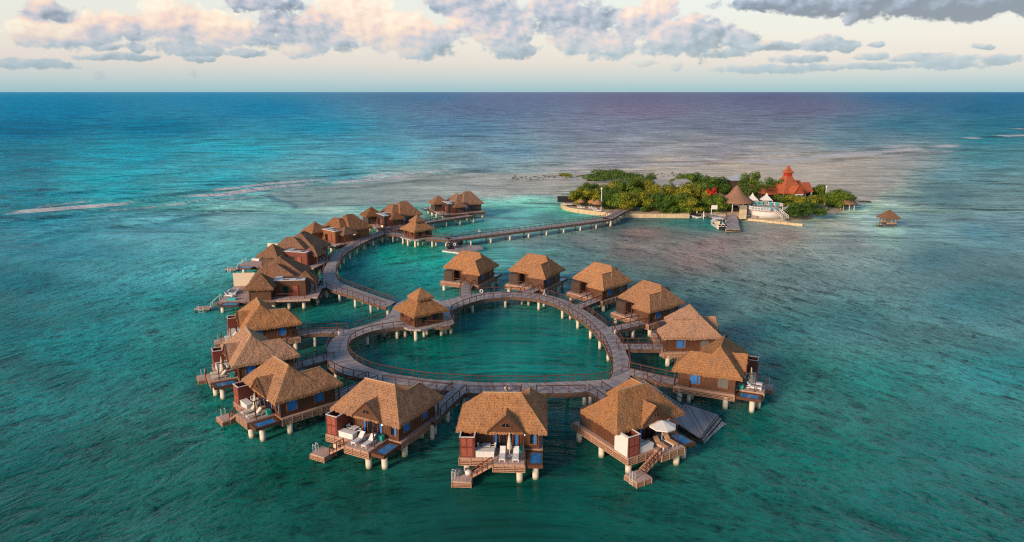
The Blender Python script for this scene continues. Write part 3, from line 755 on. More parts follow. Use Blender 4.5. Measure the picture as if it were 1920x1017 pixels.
# long outer boardwalk arm
Lpx = [(724,577),(690,566),(659,555),(632,547),(609,540),(604,528),(604,516),(608,503),(612,496),(620.6,481),(638,466.5),(667,450),(684,443),(704,436),(722,431)]
Rpx = [(741.6,567),(715,558),(688.5,549),(660,539),(640,531),(631,523),(630,512),(632,502),(636,493),(643,481),(653,472),(662,467),(686,452.6),(705,445),(722,439)]
Lw = smooth([W(*p) for p in Lpx], 2); Rw = smooth([W(*p) for p in Rpx], 2)
arm = empty('outer_boardwalk', 0, 0, 0, 0, 'long curving grey boardwalk climbing the left side to the corner pavilion', 'boardwalk')
ribbon(arm, Lw, Rw, DK+.008)
i1 = [i for i, p in enumerate(Lw)]
rail(arm, Rw); rail(arm, Lw[:int(len(Lw)*.30)]); rail(arm, Lw[int(len(Lw)*.36):int(len(Lw)*.52)]); rail(arm, Lw[int(len(Lw)*.57):int(len(Lw)*.95)])
e1 = even(Lw, 5.5); e2 = even(Rw, 5.5)
deck_piles(arm, [(p[0]*.85+q[0]*.15, p[1]*.85+q[1]*.15) for p, q in zip(e1, e2)]+[(p[0]*.15+q[0]*.85, p[1]*.15+q[1]*.85) for p, q in zip(e1, e2)])
for px, lab in (([(609,537),(586,541)],'stub boardwalk to the nearest flat-roofed villa'), ([(617,487),(592,489)],'stub boardwalk to the red-walled villa with white roof strip'),
                ([(672,450),(655,448)],'stub boardwalk to the orange-lit villa'), ([(730,431),(722,425)],'stub boardwalk to the villa behind the corner pavilion')):
    walk('branch_boardwalk', px, 2.0, lab, 'stub boardwalks off the outer boardwalk', sm=0, pile_step=4)
walk('far_boardwalk', [(720,436),(738,430),(797,416),(884,404)], 2.8, 'far boardwalk on piles passing behind the corner pavilion to the farthest villa', None, pile_step=5.5)
walk('link_boardwalk', [(716,436),(758,440),(800,446),(842,449)], 3.0, 'boardwalk under the corner pavilion joining the island footbridge', None, pile_step=5)
walk('island_footbridge', [(840,449),(900,441.5),(1000,429),(1100,416),(1141,410)], 3.2, 'long straight footbridge on pairs of pale piles leading to the island', None, cat='bridge', sm=0, pile_step=6.5)
walk('island_ramp', [(1138,411),(1168,394)], 3.2, 'short angled end of the footbridge reaching the island trees', None, cat='bridge', sm=0, pile_step=4.5)
# ------------------------------------------------------------------ pavilions with two-tier roofs
def pavilion():
    r = empty('pavilion')
    mb = MB(); mb.prism([(-4.2,-2.6),(-2.6,-4.2),(2.6,-4.2),(4.2,-2.6),(4.2,2.6),(2.6,4.2),(-2.6,4.2),(-4.2,2.6)], DK-.3, DK+.02); mb.build('deck', 'deck_grey', r)
    mb = MB()
    for a, b in (((-2.6,-2.8),(-.4,-2.8)), ((.5,-2.8),(2.6,-2.8)), ((2.8,-2.74),(2.8,2.74)), ((2.74,2.8),(-2.74,2.8)), ((-2.8,2.74),(-2.8,-2.74))):
        mb.bar((*a, 3.55), (*b, 3.55), 0.12, 2.3)
    mb.build('wall', 'wall_wood', r)
    for x in (-2.0, 1.2):
        mb = MB(); mb.box(x, x+.9, -2.92, -2.87, 3.2, 4.5); w = mb.build('window', 'red_wood', r)
        mb = MB(); mb.box(x+.1, x+.8, -2.94, -2.923, 3.3, 4.4); mb.build('pane', 'glass', w)
    for y in (-1.8, .6):
        mb = MB(); mb.box(2.87, 2.92, y, y+1.2, 3.0, 4.5); w = mb.build('window', 'red_wood', r)
        mb = MB(); mb.box(2.923, 2.94, y+.1, y+1.1, 3.1, 4.4); mb.build('pane', 'glass', w)
    mb = MB(); mb.box(-.45, .45, -2.8, -2.7, DK, 4.6); mb.build('door', 'red_wood', r)
    mb = MB(); hip(mb, -3.55, 3.55, -3.55, 3.55, 4.75, 7.5, 'x'); mb.build('roof', 'thatch', r)
    mb = MB(); hip(mb, -1.7, 1.7, -1.7, 1.7, 7.0, 8.6, 'x', amp=.04); mb.box(-1.15, 1.15, -1.15, 1.15, 6.2, 7.05); mb.build('cupola_roof', 'thatch', r)
    piles(r, [(-3,-3), (3,-3), (0,-3.4), (-3,3), (3,3), (0, 3.4)], DK-.3, .3)
    return r
pv = pavilion(); x, y = W(789.5, 578, 4.75); pv.location = (x, y, .0); pv.rotation_euler.z = R(-52)
tag(pv, 'two-tiered thatched pavilion on the ring where the long boardwalk joins it', 'pavilion', 'two-tiered pavilions')
pv2 = copy_tree(pv); x, y = W(783, 428, 4.75); pv2.location = (x, y, 0); pv2.rotation_euler.z = R(-48)
tag(pv2, 'two-tiered thatched pavilion at the far corner near the island footbridge', 'pavilion', 'two-tiered pavilions')
# ------------------------------------------------------------------ docks
def flat_dock(name, px, z, label, mat='deck_grey', th=.35):
    c = [W(*p, z) for p in px]; root = empty(name, 0, 0, 0, 0, label, 'dock')
    mb = MB(); mb.prism(c, z-.14, z); mb.build('deck', mat, root)
    mb = MB(); mb.prism([(x*1.0, y) for x, y in c], z-th-.14, z-.144, uvs=False); mb.build('frame', 'white_rough' if name == 'floating_dock' else 'skirt_dark', root)
    return root
fd = flat_dock('floating_dock', [(829,469.4),(868,474.5),(906.5,465.7),(899,460.6),(854,459)], .6, 'grey floating dock moored below the footbridge with stairs and two black pots', th=.3)
def stairs(root, a, za, b, zb, w, n, mat='deck_grey', railm='rail_wood'):
    a = Vector((a[0], a[1], za)); b = Vector((b[0], b[1], zb)); d = b-a; s = Vector((-d.y, d.x, 0)).normalized()*w/2
    mb = MB()
    for i in range(n):
        p = a+d*((i+.5)/n); q = Vector((d.x, d.y, 0)).normalized()*(Vector((d.x, d.y, 0)).length/n*.42)
        k = len(mb.v)
        for zz in (0, -.07):
            for e in (p-q-s, p+q-s, p+q+s, p-q+s): mb.v.append((e.x, e.y, e.z+zz))
        for f in ((0,1,2,3),(7,6,5,4),(0,4,5,1),(1,5,6,2),(2,6,7,3),(3,7,4,0)):
            mb.face([k+j for j in f], [(0, 0), (.2, 0), (.2, w), (0, w)])
    for sg in (-1, 1): mb.bar(a+s*sg-Vector((0,0,.15)), b+s*sg-Vector((0,0,.15)), .1, .3)
    st = mb.build('stair', mat, root)
    mb = MB()
    for sg in (-1, 1):
        mb.bar(a+s*sg+Vector((0,0,1)), b+s*sg+Vector((0,0,1)), .1)
        for i in range(5): p = a+d*(i/4)+s*sg; mb.bar(p, p+Vector((0,0,1)), .08)
    mb.build('handrail', railm, st)
stairs(fd, W(838,452), DK, W(858,465,.6), .65, 1.8, 9)
pot = MB().lathe([(0,0),(.5,0),(.85,.5),(.9,1.1),(.7,1.5),(.72,1.6),(.6,1.55),(0,1.4)], 18).build('plant_pot', 'black', None, True)
x, y = W(843,467,.6); pot.location = (x, y, .6); tag(pot, 'black round pot at the near corner of the floating dock', 'pot', 'black pots on the floating dock')
p2 = pot.copy(); COL.objects.link(p2); x, y = W(862.5,459.5,.6); p2.location = (x, y, .6); tag(p2, 'black round pot behind the stair foot on the floating dock', 'pot')
sd = flat_dock('stepped_dock', [(1260,788),(1284,757),(1344,777),(1312.5,820.6)], .95, 'old grey stepped wooden dock beside the villa with the open parasol', 'deck_old', .4)
a, b, c, d = [Vector((*W(*p, .6), 0)) for p in ((1312.5,822),(1344,778),(1358,789),(1322,827))]
for i, (f0, f1, z) in enumerate(((0.03,.3,.72), (.36,.62,.5), (.7,.95,.28))):
    mb = MB(); q = [a.lerp(d, f0), b.lerp(c, f0), b.lerp(c, f1), a.lerp(d, f1)]
    mb.prism([(v.x, v.y) for v in q], z-.1, z); mb.build('step', 'deck_old', sd)
stairs(sd, W(1192,717), DK, W(1272,772,.95), 1.0, 3.0, 16, 'deck_old')
a = W(1320,828,.1); b = W(1359,794,.1); mb = MB().cyl((*a, .1), (*b, .1), .13, .13, 10); tag(mb.build('mooring_pole', 'white_rough', None, True), 'pale pole floating beside the steps of the old dock', 'pole')
# ------------------------------------------------------------------ life rings
def torus(mb, R0, r0, n=20, m=8):
    k = len(mb.v)
    for i in range(n):
        a = 2*math.pi*i/n
        for j in range(m):
            b = 2*math.pi*j/m; mb.v.append(((R0+r0*math.cos(b))*math.cos(a), r0*math.sin(b), (R0+r0*math.cos(b))*math.sin(a)))
    for i in range(n):
        for j in range(m): mb.face((k+i*m+j, k+((i+1) % n)*m+j, k+((i+1) % n)*m+(j+1) % m, k+i*m+(j+1) % m))
    return mb
lb = None
for px, py, rz, lab in ((951,735,0,'white life ring on the ring railing behind the front middle villa'), (903,551,10,'white life ring on the back railing of the ring, left of the walking person'),
        (636,631,-60,'white life ring on the left railing of the ring'), (1154,628,50,'white life ring on the right railing of the ring'),
        (899,437,8,'white life ring on the railing of the island footbridge'), (853,463,8,'white life ring at the stairs of the floating dock')):
    o = torus(MB(), .29, .10).build('life_ring', 'white', None, True) if lb is None else lb.copy()
    if lb is None: lb = o
    else: COL.objects.link(o)
    x, y = W(px, py); z = DK+.6
    if py == 463: x, y = W(px, py, 1.2); z = 1.9
    o.location = (x, y-.15, z); o.rotation_euler.z = R(rz); tag(o, lab, 'life ring', 'life rings on the railings')
# ------------------------------------------------------------------ furniture on the villa decks
def m_lounger(mat):
    r = empty('sun_lounger')
    mb = MB(); mb.box(-.34, .34, -1.0, .35, .28, .36); mb.box(-.30, .30, -.98, .34, .363, .45); 
    f = MB(); 
    for x in (-.33, .33): f.bar((x, -1, .3), (x, 1.0, .3), .07)
    for x in (-.3, .3):
        for y in (-.85, .75): f.bar((x, y, 0), (x, y, .3), .08)
    f.build('frame', 'white', r)
    mb.build('seat', mat, r)
    b = MB(); b.bar((0, .33, .42), (0, .92, .98), .62, .12); b.build('backrest', mat, r)
    return r
def m_parasol(opened):
    r = empty('patio_umbrella')
    MB().cyl((0,0,0), (0,0,2.75), .04, .04, 8).build('pole', 'white_rough', r)
    MB().lathe([(0,.0),(.35,.0),(.35,.1),(0,.12)], 12).build('base', 'white_rough', r)
    if opened:
        mb = MB(); k = 8; mb.v.append((0,0,2.85))
        for i in range(k): a = 2*math.pi*(i+.5)/k; mb.v.append((1.6*math.cos(a), 1.6*math.sin(a), 2.3))
        for i in range(k): mb.face((0, i+1, (i+1) % k+1))
        n = len(mb.v)
        for i in range(k): x_, y_, z_ = mb.v[i+1]; mb.v.append((x_, y_, z_-.16))
        for i in range(k): mb.face((i+1, n+i, n+(i+1) % k, (i+1) % k+1))
        mb.build('canopy', 'canvas', r)
    else:
        MB().lathe([(.26,.9),(.3,1.0),(.24,1.5),(.14,2.2),(.07,2.6),(.1,2.66),(0,2.9)], 10).build('canopy', 'cream', r, True)
    return r
def m_table():
    r = empty('cafe_table')
    MB().box(-.45, .45, -.45, .45, .7, .75).build('table_top', 'white', r)
    mb = MB()
    for x in (-.38, .38):
        for y in (-.38, .38): mb.bar((x, y, 0), (x, y, .7), .06)
    mb.build('legs', 'white', r); return r
def m_chair():
    r = empty('plastic_chair')
    MB().box(-.27, .27, -.27, .25, .4, .46).build('seat', 'white', r)
    mb = MB(); k = 0
    pr = [(-.28,.22),(-.2,.3),(0,.33),(.2,.3),(.28,.22)]
    for (x0_, y0_), (x1_, y1_) in zip(pr, pr[1:]): mb.bar((x0_, y0_, .68), (x1_, y1_, .68), .05, .44)
    mb.build('backrest', 'white', r)
    mb = MB()
    for s in (-1, 1): mb.bar((s*.28, -.22, .62), (s*.28, .22, .66), .07); mb.bar((s*.28, -.22, 0), (s*.28, -.22, .62), .06); mb.bar((s*.26, .22, 0), (s*.26, .22, .45), .06)
    mb.build('armrests', 'white', r); return r
def m_daybed():
    r = empty('daybed')
    MB().box(-1.05, 1.05, -.42, .42, 0, .62).build('base', 'white', r)
    MB().box(-1.09, 1.09, -.46, .46, .623, .72).build('cushion', 'canvas', r); return r
def m_box():
    r = empty('towel_box')
    MB().box(-.3, .3, -.25, .25, 0, .5).build('body', 'teal_box', r); MB().box(-.34, .34, -.29, .29, .503, .6).build('lid', 'teal_box', r); return r
PR = {}
def furn(kind, make, k, lx, ly, rot, lab, group, z=DK+.015, cat=None):
    x, y = vloc(k, lx, ly); mir = VP[k][3]
    if kind not in PR: o = make(); PR[kind] = o
    else: o = copy_tree(PR[kind])
    o.location = (x, y, z); o.rotation_euler.z = VP[k][2]+R(rot*mir); tag(o, lab, cat, group); return o
VN = {'E':'the front middle villa','D':'villa left of the front middle one','C':'villa second left of the front middle','B':'middle villa of three at left',
      'A':'villa next to flat-roofed ones','F':'the villa with the open parasol','G':'the rightmost villa','H':'the villa behind the rightmost one'}
for k, mat in (('E','white'),('D','white'),('C','cream'),('B','cream'),('F','orange_pad'),('G','white'),('A','white')):
    v = VN[k]; cl = {'white':'white','cream':'cream','orange_pad':'orange-padded'}[mat]
    furn('lounger_'+mat, lambda: m_lounger(mat), k, 0.05, -2.35, 0, f'{cl} sun lounger nearer the stairs on {v}', 'sun loungers on villa decks', cat='sun lounger')
    furn('lounger_'+mat, lambda: m_lounger(mat), k, 1.55, -2.35, 0, f'{cl} sun lounger nearer the pool on {v}', 'sun loungers on villa decks', cat='sun lounger')
    furn('daybed', m_daybed, k, -1.95, -1.85, 0, f'long white bench on {v}', 'white benches on villa decks', cat='bench')
    furn('table', m_table, k, -1.85, -.75, 0, f'small white table on {v}', 'white tables on villa decks', cat='table')
    furn('chair', m_chair, k, -2.6, -.75, 80, f'white chair nearer the tower, {v}', 'white chairs on villa decks', cat='chair')
    if k != 'F': furn('chair', m_chair, k, -1.1, -.75, -80, f'white chair nearer the door, {v}', 'white chairs on villa decks', cat='chair')
    if k != 'F': furn('towel_box', m_box, k, 2.05, -.75, 0, f'green lidded box by the door of {v}', 'green boxes on villa decks', cat='box')
for k in 'ECBG': furn('shut_parasol', lambda: m_parasol(False), k, .8, -1.8, 0, f'closed cream parasol between the loungers of {VN[k]}', 'closed parasols on villa decks', cat='parasol')
furn('open_parasol', lambda: m_parasol(True), 'F', .85, -1.75, 0, 'open white octagonal parasol shading two orange-padded loungers', None, cat='parasol')
def pouf(mat, rr, h): return MB().lathe([(0,0),(rr*.8,0),(rr,h*.35),(rr*.95,h*.8),(rr*.6,h),(0,h)], 16).build('pouf', mat, None, True)
for mat, rr, h, lx, ly, lab in (('grey_cloth',.5,.6,-4.75,-3.15,'large grey round pouf on the swim platform of the front middle villa'), ('canvas',.38,.5,-3.7,-3.15,'small white round pouf on the swim platform of the front middle villa')):
    o = pouf(mat, rr, h); x, y = vloc('E', lx, ly); o.location = (x, y, .755); tag(o, lab, 'pouf')
o = pouf('grey_cloth', .6, .6); x, y = vloc('D', 1.1, -.7); o.location = (x, y, DK+.015); tag(o, 'grey round pouf in front of the doors of the villa left of the middle one', 'pouf')
o = pouf('grey_cloth', .6, .6); x, y = vloc('F', 1.1, -.7); o.location = (x, y, DK+.015); tag(o, 'grey round pouf in the shade behind the open parasol', 'pouf')
o = pouf('grey_cloth', .5, .5); x, y = vloc('A', -4.6, -3.4); o.location = (x, y, .755); tag(o, 'grey round pouf on the swim platform nearest the flat-roofed villas', 'pouf')
# white side panel on the tower of the parasol villa
x, y, t, _ = VP['F']
mb = MB(); mb.box(-4.80, -4.755, -2.3, -.05, DK+.02, 4.8); o = mb.build('screen_panel', 'white'); 
Froot = [c for c in COL.objects if c.get('label', '').startswith('thatched villa with an open white parasol')][0]; o.parent = Froot
# loungers on the nearest suite deck
for lx, ly, nm, lab in ((-4.2, 3.9, 'lounger_white', 'white sun lounger beside the hot tub of the nearest flat-roofed villa'),):
    o = copy_tree(PR[nm]); x, y = sloc('P', lx, ly); o.location = (x, y, DK+.0); o.rotation_euler.z = R(70); tag(o, lab, 'sun lounger', 'sun loungers on villa decks')
mb = MB().box(-.8, .8, -.35, .35, 0, .45); o = mb.build('deck_cushion', 'teal_pad'); x, y = sloc('P', -3.2, 1.6); o.location = (x, y, DK); o.rotation_euler.z = R(10); tag(o, 'turquoise padded bench above the blue plunge pool of the nearest flat-roofed villa', 'bench')
# chairs at the ring pavilion
cp = PR['chair']
for px, py, rz, lab in ((816,600,120,'white chair on the right of the ring pavilion, beside its twin'), (808,602,200,'white chair close to the wall of the ring pavilion')):
    o = copy_tree(cp); x, y = W(px, py); o.location = (x, y, DK+.03); o.rotation_euler.z = R(rz); o.scale = (1.25,)*3; tag(o, lab, 'chair', 'white chairs at the ring pavilion')
# glowing orange lanterns along the outer boardwalk
ln = None
for px, py, lab in ((717,434,'orange glowing lantern at the boardwalk corner before the pavilion'), (665,449,'orange glowing lantern at the entrance of the orange-lit villa')):
    if ln is None:
        ln = empty('post_lantern'); MB().cyl((0,0,0), (0,0,1.2), .06, .06, 8).build('post', 'rail_wood', ln)
        MB().lathe([(0,1.2),(.22,1.25),(.28,1.5),(.2,1.75),(0,1.8)], 10).build('lamp_globe', 'lamp_glow', ln, True); o = ln
    else: o = copy_tree(ln)
    x, y = W(px, py); o.location = (x, y, DK); tag(o, lab, 'lantern', 'orange lanterns on the boardwalk')
# ------------------------------------------------------------------ the walking person
def person(x, y, z, rz):
    r = empty('person', x, y, z, rz, 'person in a light blue shirt walking on the back of the ring boardwalk', 'person')
    V_ = [(0,0,.95),(0,0,1.15),(0,.01,1.40),(0,0,1.52),(0,-.02,1.68), (.10,0,.90),(.12,-.18,.50),(.12,-.22,.08),(.12,-.36,.04), (-.10,0,.90),(-.12,.16,.50),(-.12,.30,.12),(-.12,.20,.05),
          (.19,0,1.42),(.24,.10,1.16),(.24,.06,.90),(.24,.04,.80), (-.19,0,1.42),(-.24,-.10,1.16),(-.24,-.20,.94),(-.24,-.24,.86)]
    E_ = [(0,1),(1,2),(2,3),(3,4),(0,5),(5,6),(6,7),(7,8),(0,9),(9,10),(10,11),(11,12),(2,13),(13,14),(14,15),(15,16),(2,17),(17,18),(18,19),(19,20)]
    Rr = [.15,.14,.15,.06,.115,.10,.07,.045,.04,.10,.07,.045,.04,.065,.045,.035,.04,.065,.045,.035,.04]
    me = bpy.data.meshes.new('body'); me.from_pydata(V_, E_, []); o = bpy.data.objects.new('body', me); COL.objects.link(o); o.parent = r
    md = o.modifiers.new('skin', 'SKIN'); 
    for i, sv in enumerate(me.skin_vertices[0].data): sv.radius = (Rr[i], Rr[i]); sv.use_root = (i == 0)
    o.modifiers.new('sub', 'SUBSURF').levels = 1; me.materials.append(M['skin'])
    MB().lathe([(.13,.86),(.2,.9),(.19,1.1),(.21,1.35),(.2,1.46),(.09,1.52)], 12, sy=.75).build('shirt', 'blue_shirt', r, True)
    mb = MB()
    for s, a_, b_ in ((1, (.19,0,1.43), (.245,.09,1.18)), (-1, (-.19,0,1.43), (-.245,-.09,1.18))): mb.cyl(a_, b_, .085, .08, 10)
    mb.build('sleeves', 'blue_shirt', r, True)
    mb = MB(); mb.cyl((.10,0,.93), (.12,-.18,.5), .13, .10, 10); mb.cyl((.12,-.18,.5), (.12,-.22,.12), .10, .08, 10); mb.cyl((-.10,0,.93), (-.12,.16,.5), .13, .10, 10); mb.cyl((-.12,.16,.5), (-.12,.29,.15), .10, .08, 10)
    mb.build('trousers', 'trousers', r, True)
    MB().lathe([(.125,1.66),(.13,1.74),(.1,1.82),(0,1.86)], 12, (0,.01,0)).build('hair', 'hair', r, True)
x, y = W(1021, 557); person(x, y, DK, R(70))
#PART3
# ------------------------------------------------------------------ island
GZ = 1.3
front = [(1053,381),(1057,386),(1068,389.5),(1090,393),(1120,396.5),(1150,400.5),(1171,400),(1200,400.5),(1250,401),(1293,401)]
beach = [(1300,400),(1340,404),(1390,408),(1430,411),(1475,412),(1510,408),(1535,400),(1566,397),(1590,388),(1612,381),(1600,373)]
back = [(1570,364),(1480,355),(1350,350),(1230,350),(1140,355),(1085,366)]
out = [W(*p, GZ) for p in front]+[W(*p, .7) for p in beach]+[W(*p, GZ) for p in back]
mb = MB(); c0 = (sum(p[0] for p in out)/len(out), sum(p[1] for p in out)/len(out)); n = len(out)
zs = [GZ]*len(front)+[.25]*len(beach)+[.3]*len(back)
RR_ = [(1.0, 0), (0.93, 1), (0.8, 1), (0.4, 1)]
rings = []
for f, _ in RR_:
    for i, p in enumerate(out):
        z = zs[i] if f == 1.0 else (GZ-.02 if i < len(front) else (GZ*.75 if f > .9 else GZ))
        mb.v.append((c0[0]+(p[0]-c0[0])*f, c0[1]+(p[1]-c0[1])*f, z))
mb.v.append((c0[0], c0[1], GZ+.2))
for j in range(len(RR_)-1):
    for i in range(n): mb.face((j*n+i, j*n+(i+1) % n, (j+1)*n+(i+1) % n, (j+1)*n+i))
for i in range(n): mb.face((3*n+i, 3*n+(i+1) % n, 4*n))
k = len(mb.v)
for i, p in enumerate(out): mb.v.append((c0[0]+(p[0]-c0[0])*1.04, c0[1]+(p[1]-c0[1])*1.06, -1.5) if i >= len(front) else (p[0], p[1], -1.5))
for i in range(n): mb.face((k+i, k+(i+1) % n, (i+1) % n, i))
tag(mb.build('island_ground', 'sand', None), kind='structure')
def stone_wall(px, z, h, w, name, lab):
    c = [W(*p, z) for p in px]; Lp = offset(c, w/2); Rp = offset(c, -w/2); mb = MB()
    cc = even(c, 2.2)
    for a_, b_ in zip(cc, cc[1:]):
        a = Vector((*a_, 0)); b = Vector((*b_, 0)); j = random.uniform(-.05, .05); g = (b-a)*.012
        mb.bar(a+g+Vector((0,0,z-h/2+j)), b-g+Vector((0,0,z-h/2+j)), w+random.uniform(-.06,.06), h)
    return tag(mb.build(name, 'stone'), lab, 'wall')
stone_wall(front[:7], GZ+.12, 2.2, .7, 'sea_wall', 'curved pale stone sea wall round the tip with thatched umbrellas')
stone_wall([(1171,400.5),(1230,401),(1293,401.5)], GZ+.12, 2.2, .7, 'sea_wall', 'straight pale stone sea wall below the dense trees')
stone_wall([(1386,407.5),(1440,413),(1506,420)], .75, 1.6, 1.3, 'breakwater', 'long low stone breakwater running out right of the island dock')
# ---- foliage
def crown_mesh(name, blobs, n, size, mat, seed):
    rnd = random.Random(seed); mb = MB(); tot = sum(b[3]*b[4] for b in blobs)
    for bx_, by_, bz_, rx, rz_ in blobs:
        m = int(n*rx*rz_/tot)
        for _ in range(m):
            u = rnd.uniform(-1, 1); t = rnd.uniform(0, 2*math.pi); s = math.sqrt(1-u*u)
            d = Vector((s*math.cos(t), s*math.sin(t), u)); rr = rnd.uniform(.62, 1.08)
            rr *= 1+.22*mnoise.noise(d*2.4+Vector((seed, bx_, by_)))
            p = Vector((bx_+d.x*rx*rr, by_+d.y*rx*rr, bz_+d.z*rz_*rr))
            if p.z < .2: continue
            nr = (d+Vector((rnd.uniform(-.7,.7), rnd.uniform(-.7,.7), rnd.uniform(-.5,.9)))).normalized()
            x = nr.cross(Vector((rnd.uniform(-1,1), rnd.uniform(-1,1), rnd.uniform(-1,1)))).normalized(); y = nr.cross(x)
            w = size*rnd.uniform(.5, 1.2); h = w*rnd.uniform(.5, .9)
            mb.poly([p-x*w/2, p-y*h/2, p+x*w/2, p+y*h/2])
    return mb
def tree(name, seed, mat, spread, height, n=7000, size=.44, low=.16):
    rnd = random.Random(seed); r = empty(name); bl = []
    k = rnd.randint(10, 14)
    for i in range(k):
        a = rnd.uniform(0, 6.28); d = spread*rnd.uniform(.2, .85); z = height*rnd.uniform(low, .8)
        bl.append((d*math.cos(a), d*math.sin(a), z, spread*rnd.uniform(.28, .46), height*rnd.uniform(.13, .24)))
    bl.append((0, 0, height*.6, spread*.55, height*.3))
    crown_mesh('crown', bl, n, size, mat, seed).build('crown', mat, r)
    mb = MB(); mb.cyl((0,0,-.3), (.1,0,height*.5), .22, .12, 8, False)
    for b in bl[:6]: mb.cyl((.05, 0, height*.2), (b[0]*.8, b[1]*.8, b[2]), .1, .04, 6, False)
    mb.build('trunk', 'bark', r); return r
def palm(seed):
    rnd = random.Random(seed); r = empty('palm_tree'); H_ = 7.2
    mb = MB(); pts = [Vector((.5*math.sin(t*1.3), 0, H_*t)) for t in (0, .25, .5, .75, 1)]
    for i in range(4): mb.cyl(pts[i], pts[i+1], .2-.025*i, .175-.025*i, 8, False)
    mb.build('trunk', 'bark', r); top = pts[-1]
    for q in range(15):
        a = q*2*math.pi/15+rnd.uniform(-.15, .15); up = rnd.uniform(.2, 1.1); L = rnd.uniform(2.6, 3.4); mb = MB(); prev = top
        d = Vector((math.cos(a), math.sin(a), 0)); s = Vector((-d.y, d.x, 0))
        for i in range(1, 9):
            t = i/8; p = top+d*L*t+Vector((0,0,up*2.0*t-2.6*t*t*1.1)); mb.bar(prev, p, .05)
            wl = 1.0*math.sin(math.pi*min(1, t*.9+.1))+.15
            for sg in (-1, 1):
                for e in (0, .5):
                    b0 = prev.lerp(p, e); tip = b0+s*sg*wl+d*.45-Vector((0,0,.35))
                    mb.poly([b0, b0+d*.16, tip])
            prev = p
        mb.build('frond', 'leaf_palm', r)
    return r
TP = [tree('leafy_tree', 11, 'leaf_green', 4.2, 8.0), tree('leafy_tree', 12, 'leaf_dark', 4.6, 7.6), tree('leafy_tree', 13, 'leaf_olive', 3.8, 8.2),
      tree('leafy_tree', 14, 'leaf_green', 3.6, 7.0), tree('leafy_tree', 15, 'leaf_olive', 4.4, 7.2)]
# px, base py, prototype, scale, height scale, label
TR = [(1083,385,4,.85,.9,'tree nearest the island tip, behind the first thatched umbrella, olive green'),
 (1100,379,0,.95,1.0,'green tree at the far left edge of the island wood'), (1118,386,4,.9,1.0,'olive tree just left of the white lamp post'),
 (1141,389,1,1.0,1.0,'dark tree right behind the white lamp post'), (1150,374,2,1.05,1.05,'yellowish tree behind the lamp post, back row'),
 (1162,392,3,1.0,1.0,'tree left of where the footbridge lands'), (1181,396,4,.95,1.0,'golden tree overhanging the end of the footbridge'),
 (1178,377,0,1.1,1.15,'tall green tree behind the footbridge landing'), (1198,372,2,1.1,1.1,'golden crowned tree in the middle of the left wood'),
 (1205,395,2,.95,.9,'yellow tree over the straight sea wall, left end'), (1215,366,1,1.15,1.2,'darkest rounded tree at the top of the left wood'),
 (1228,396,1,1.0,.85,'dark green tree over the straight sea wall'), (1238,386,4,.95,.86,'low olive tree in front of the grey roof'),
 (1250,397,3,1.05,.9,'bright green tree over the middle of the straight sea wall'), (1272,397,0,1.05,.9,'green tree over the right part of the sea wall'),
 (1262,362,3,1.0,.95,'green tree behind the grey roof'), (1285,358,0,1.1,1.0,'back row tree right of the grey roof'),
 (1306,358,1,1.1,1.05,'back row tree behind the golden tree'), (1300,388,2,1.2,1.15,'big golden tree beside the red blossom'),
 (1293,398,4,.95,.85,'olive tree at the right end of the sea wall'), (1326,396,3,1.0,.8,'bright green tree under the red blossom'),
 (1344,396,0,1.0,.8,'green tree just left of the conical thatched bar'), (1330,362,1,1.2,1.0,'dark tree behind the red blossom'),
 (1352,364,1,1.1,.95,'dark tree left of the blue-grey pyramid roof'), (1372,362,3,.9,.95,'tree behind the blue-grey pyramid roof'),
 (1408,368,0,1.0,1.35,'tall green tree left of the palms'), (1395,372,1,.9,.9,'dark tree between the blue-grey roof and the palms'),
 (1447,377,1,1.05,1.25,'dark tree before the left wing of the red-roofed restaurant'), (1456,377,3,.8,1.15,'green tree touching the red restaurant roof'),
 (1466,386,0,.7,.6,'green shrub below the restaurant porch'),
 (1500,391,4,1.0,.74,'big yellow-green tree right of the pool'), (1520,394,2,.95,.66,'yellow-green tree at the right of the big one by the pool'),
 (1492,404,1,1.0,.62,'low dark green bush at the waterside right of the pool'), (1516,403,1,.9,.6,'low dark bush between the pool and the small beach'),
 (1536,376,3,.8,1.0,'slim tree right behind the restaurant roof'), (1190,386,3,1.0,1.0,'bright green tree between the golden ones behind the bridge end'), (1222,378,4,1.0,1.0,'olive tree between the darkest rounded tree and the grey roof'),
 (1258,379,0,1.0,.95,'green tree between the two grey roofs'), (1275,383,4,1.0,.95,'olive tree in front of the second grey roof'), (1318,378,0,1.0,1.0,'green tree just behind the red blossom'), (1108,374,3,1.0,1.0,'green tree behind the umbrellas, back row of the left wood'),
 (1562,386,3,1.0,.95,'green tree near the right tip of the island'),
 (1580,388,0,1.0,.85,'rightmost tree of the island, beside the thatched cone')]
usedp = set()
for px, py, i, s, h, lab in TR:
    o = TP[i] if i not in usedp else copy_tree(TP[i]); usedp.add(i)
    x, y = W(px, py, GZ); o.location = (x, y, GZ-.1); o.rotation_euler.z = random.uniform(0, 6.28); s *= random.uniform(1.14, 1.28)
    o.scale = (s, s, h); tag(o, lab, 'tree', 'trees on the island')
pa = None
for px, py, s, lab in ((1404,382,1.0,'left palm behind the white cabanas'), (1425,384,1.05,'middle palm with a golden trunk behind the white cabanas'), (1440,380,.9,'right palm near the red restaurant roof')):
    o = palm(3) if pa is None else copy_tree(pa); pa = pa or o
    x, y = W(px, py, GZ); o.location = (x, y, GZ); o.rotation_euler.z = px; o.scale = (s, s, s*.95); tag(o, lab, 'palm', 'palms on the island')
def bush(px, py, spread, height, mat, seed, lab, n=2600, z=0.1):
    o = tree('mangrove_bush', seed, mat, spread, height, n, .8, .3); x, y = W(px, py, z); o.location = (x, y, z); o.scale.y = .6; return tag(o, lab, 'bush')
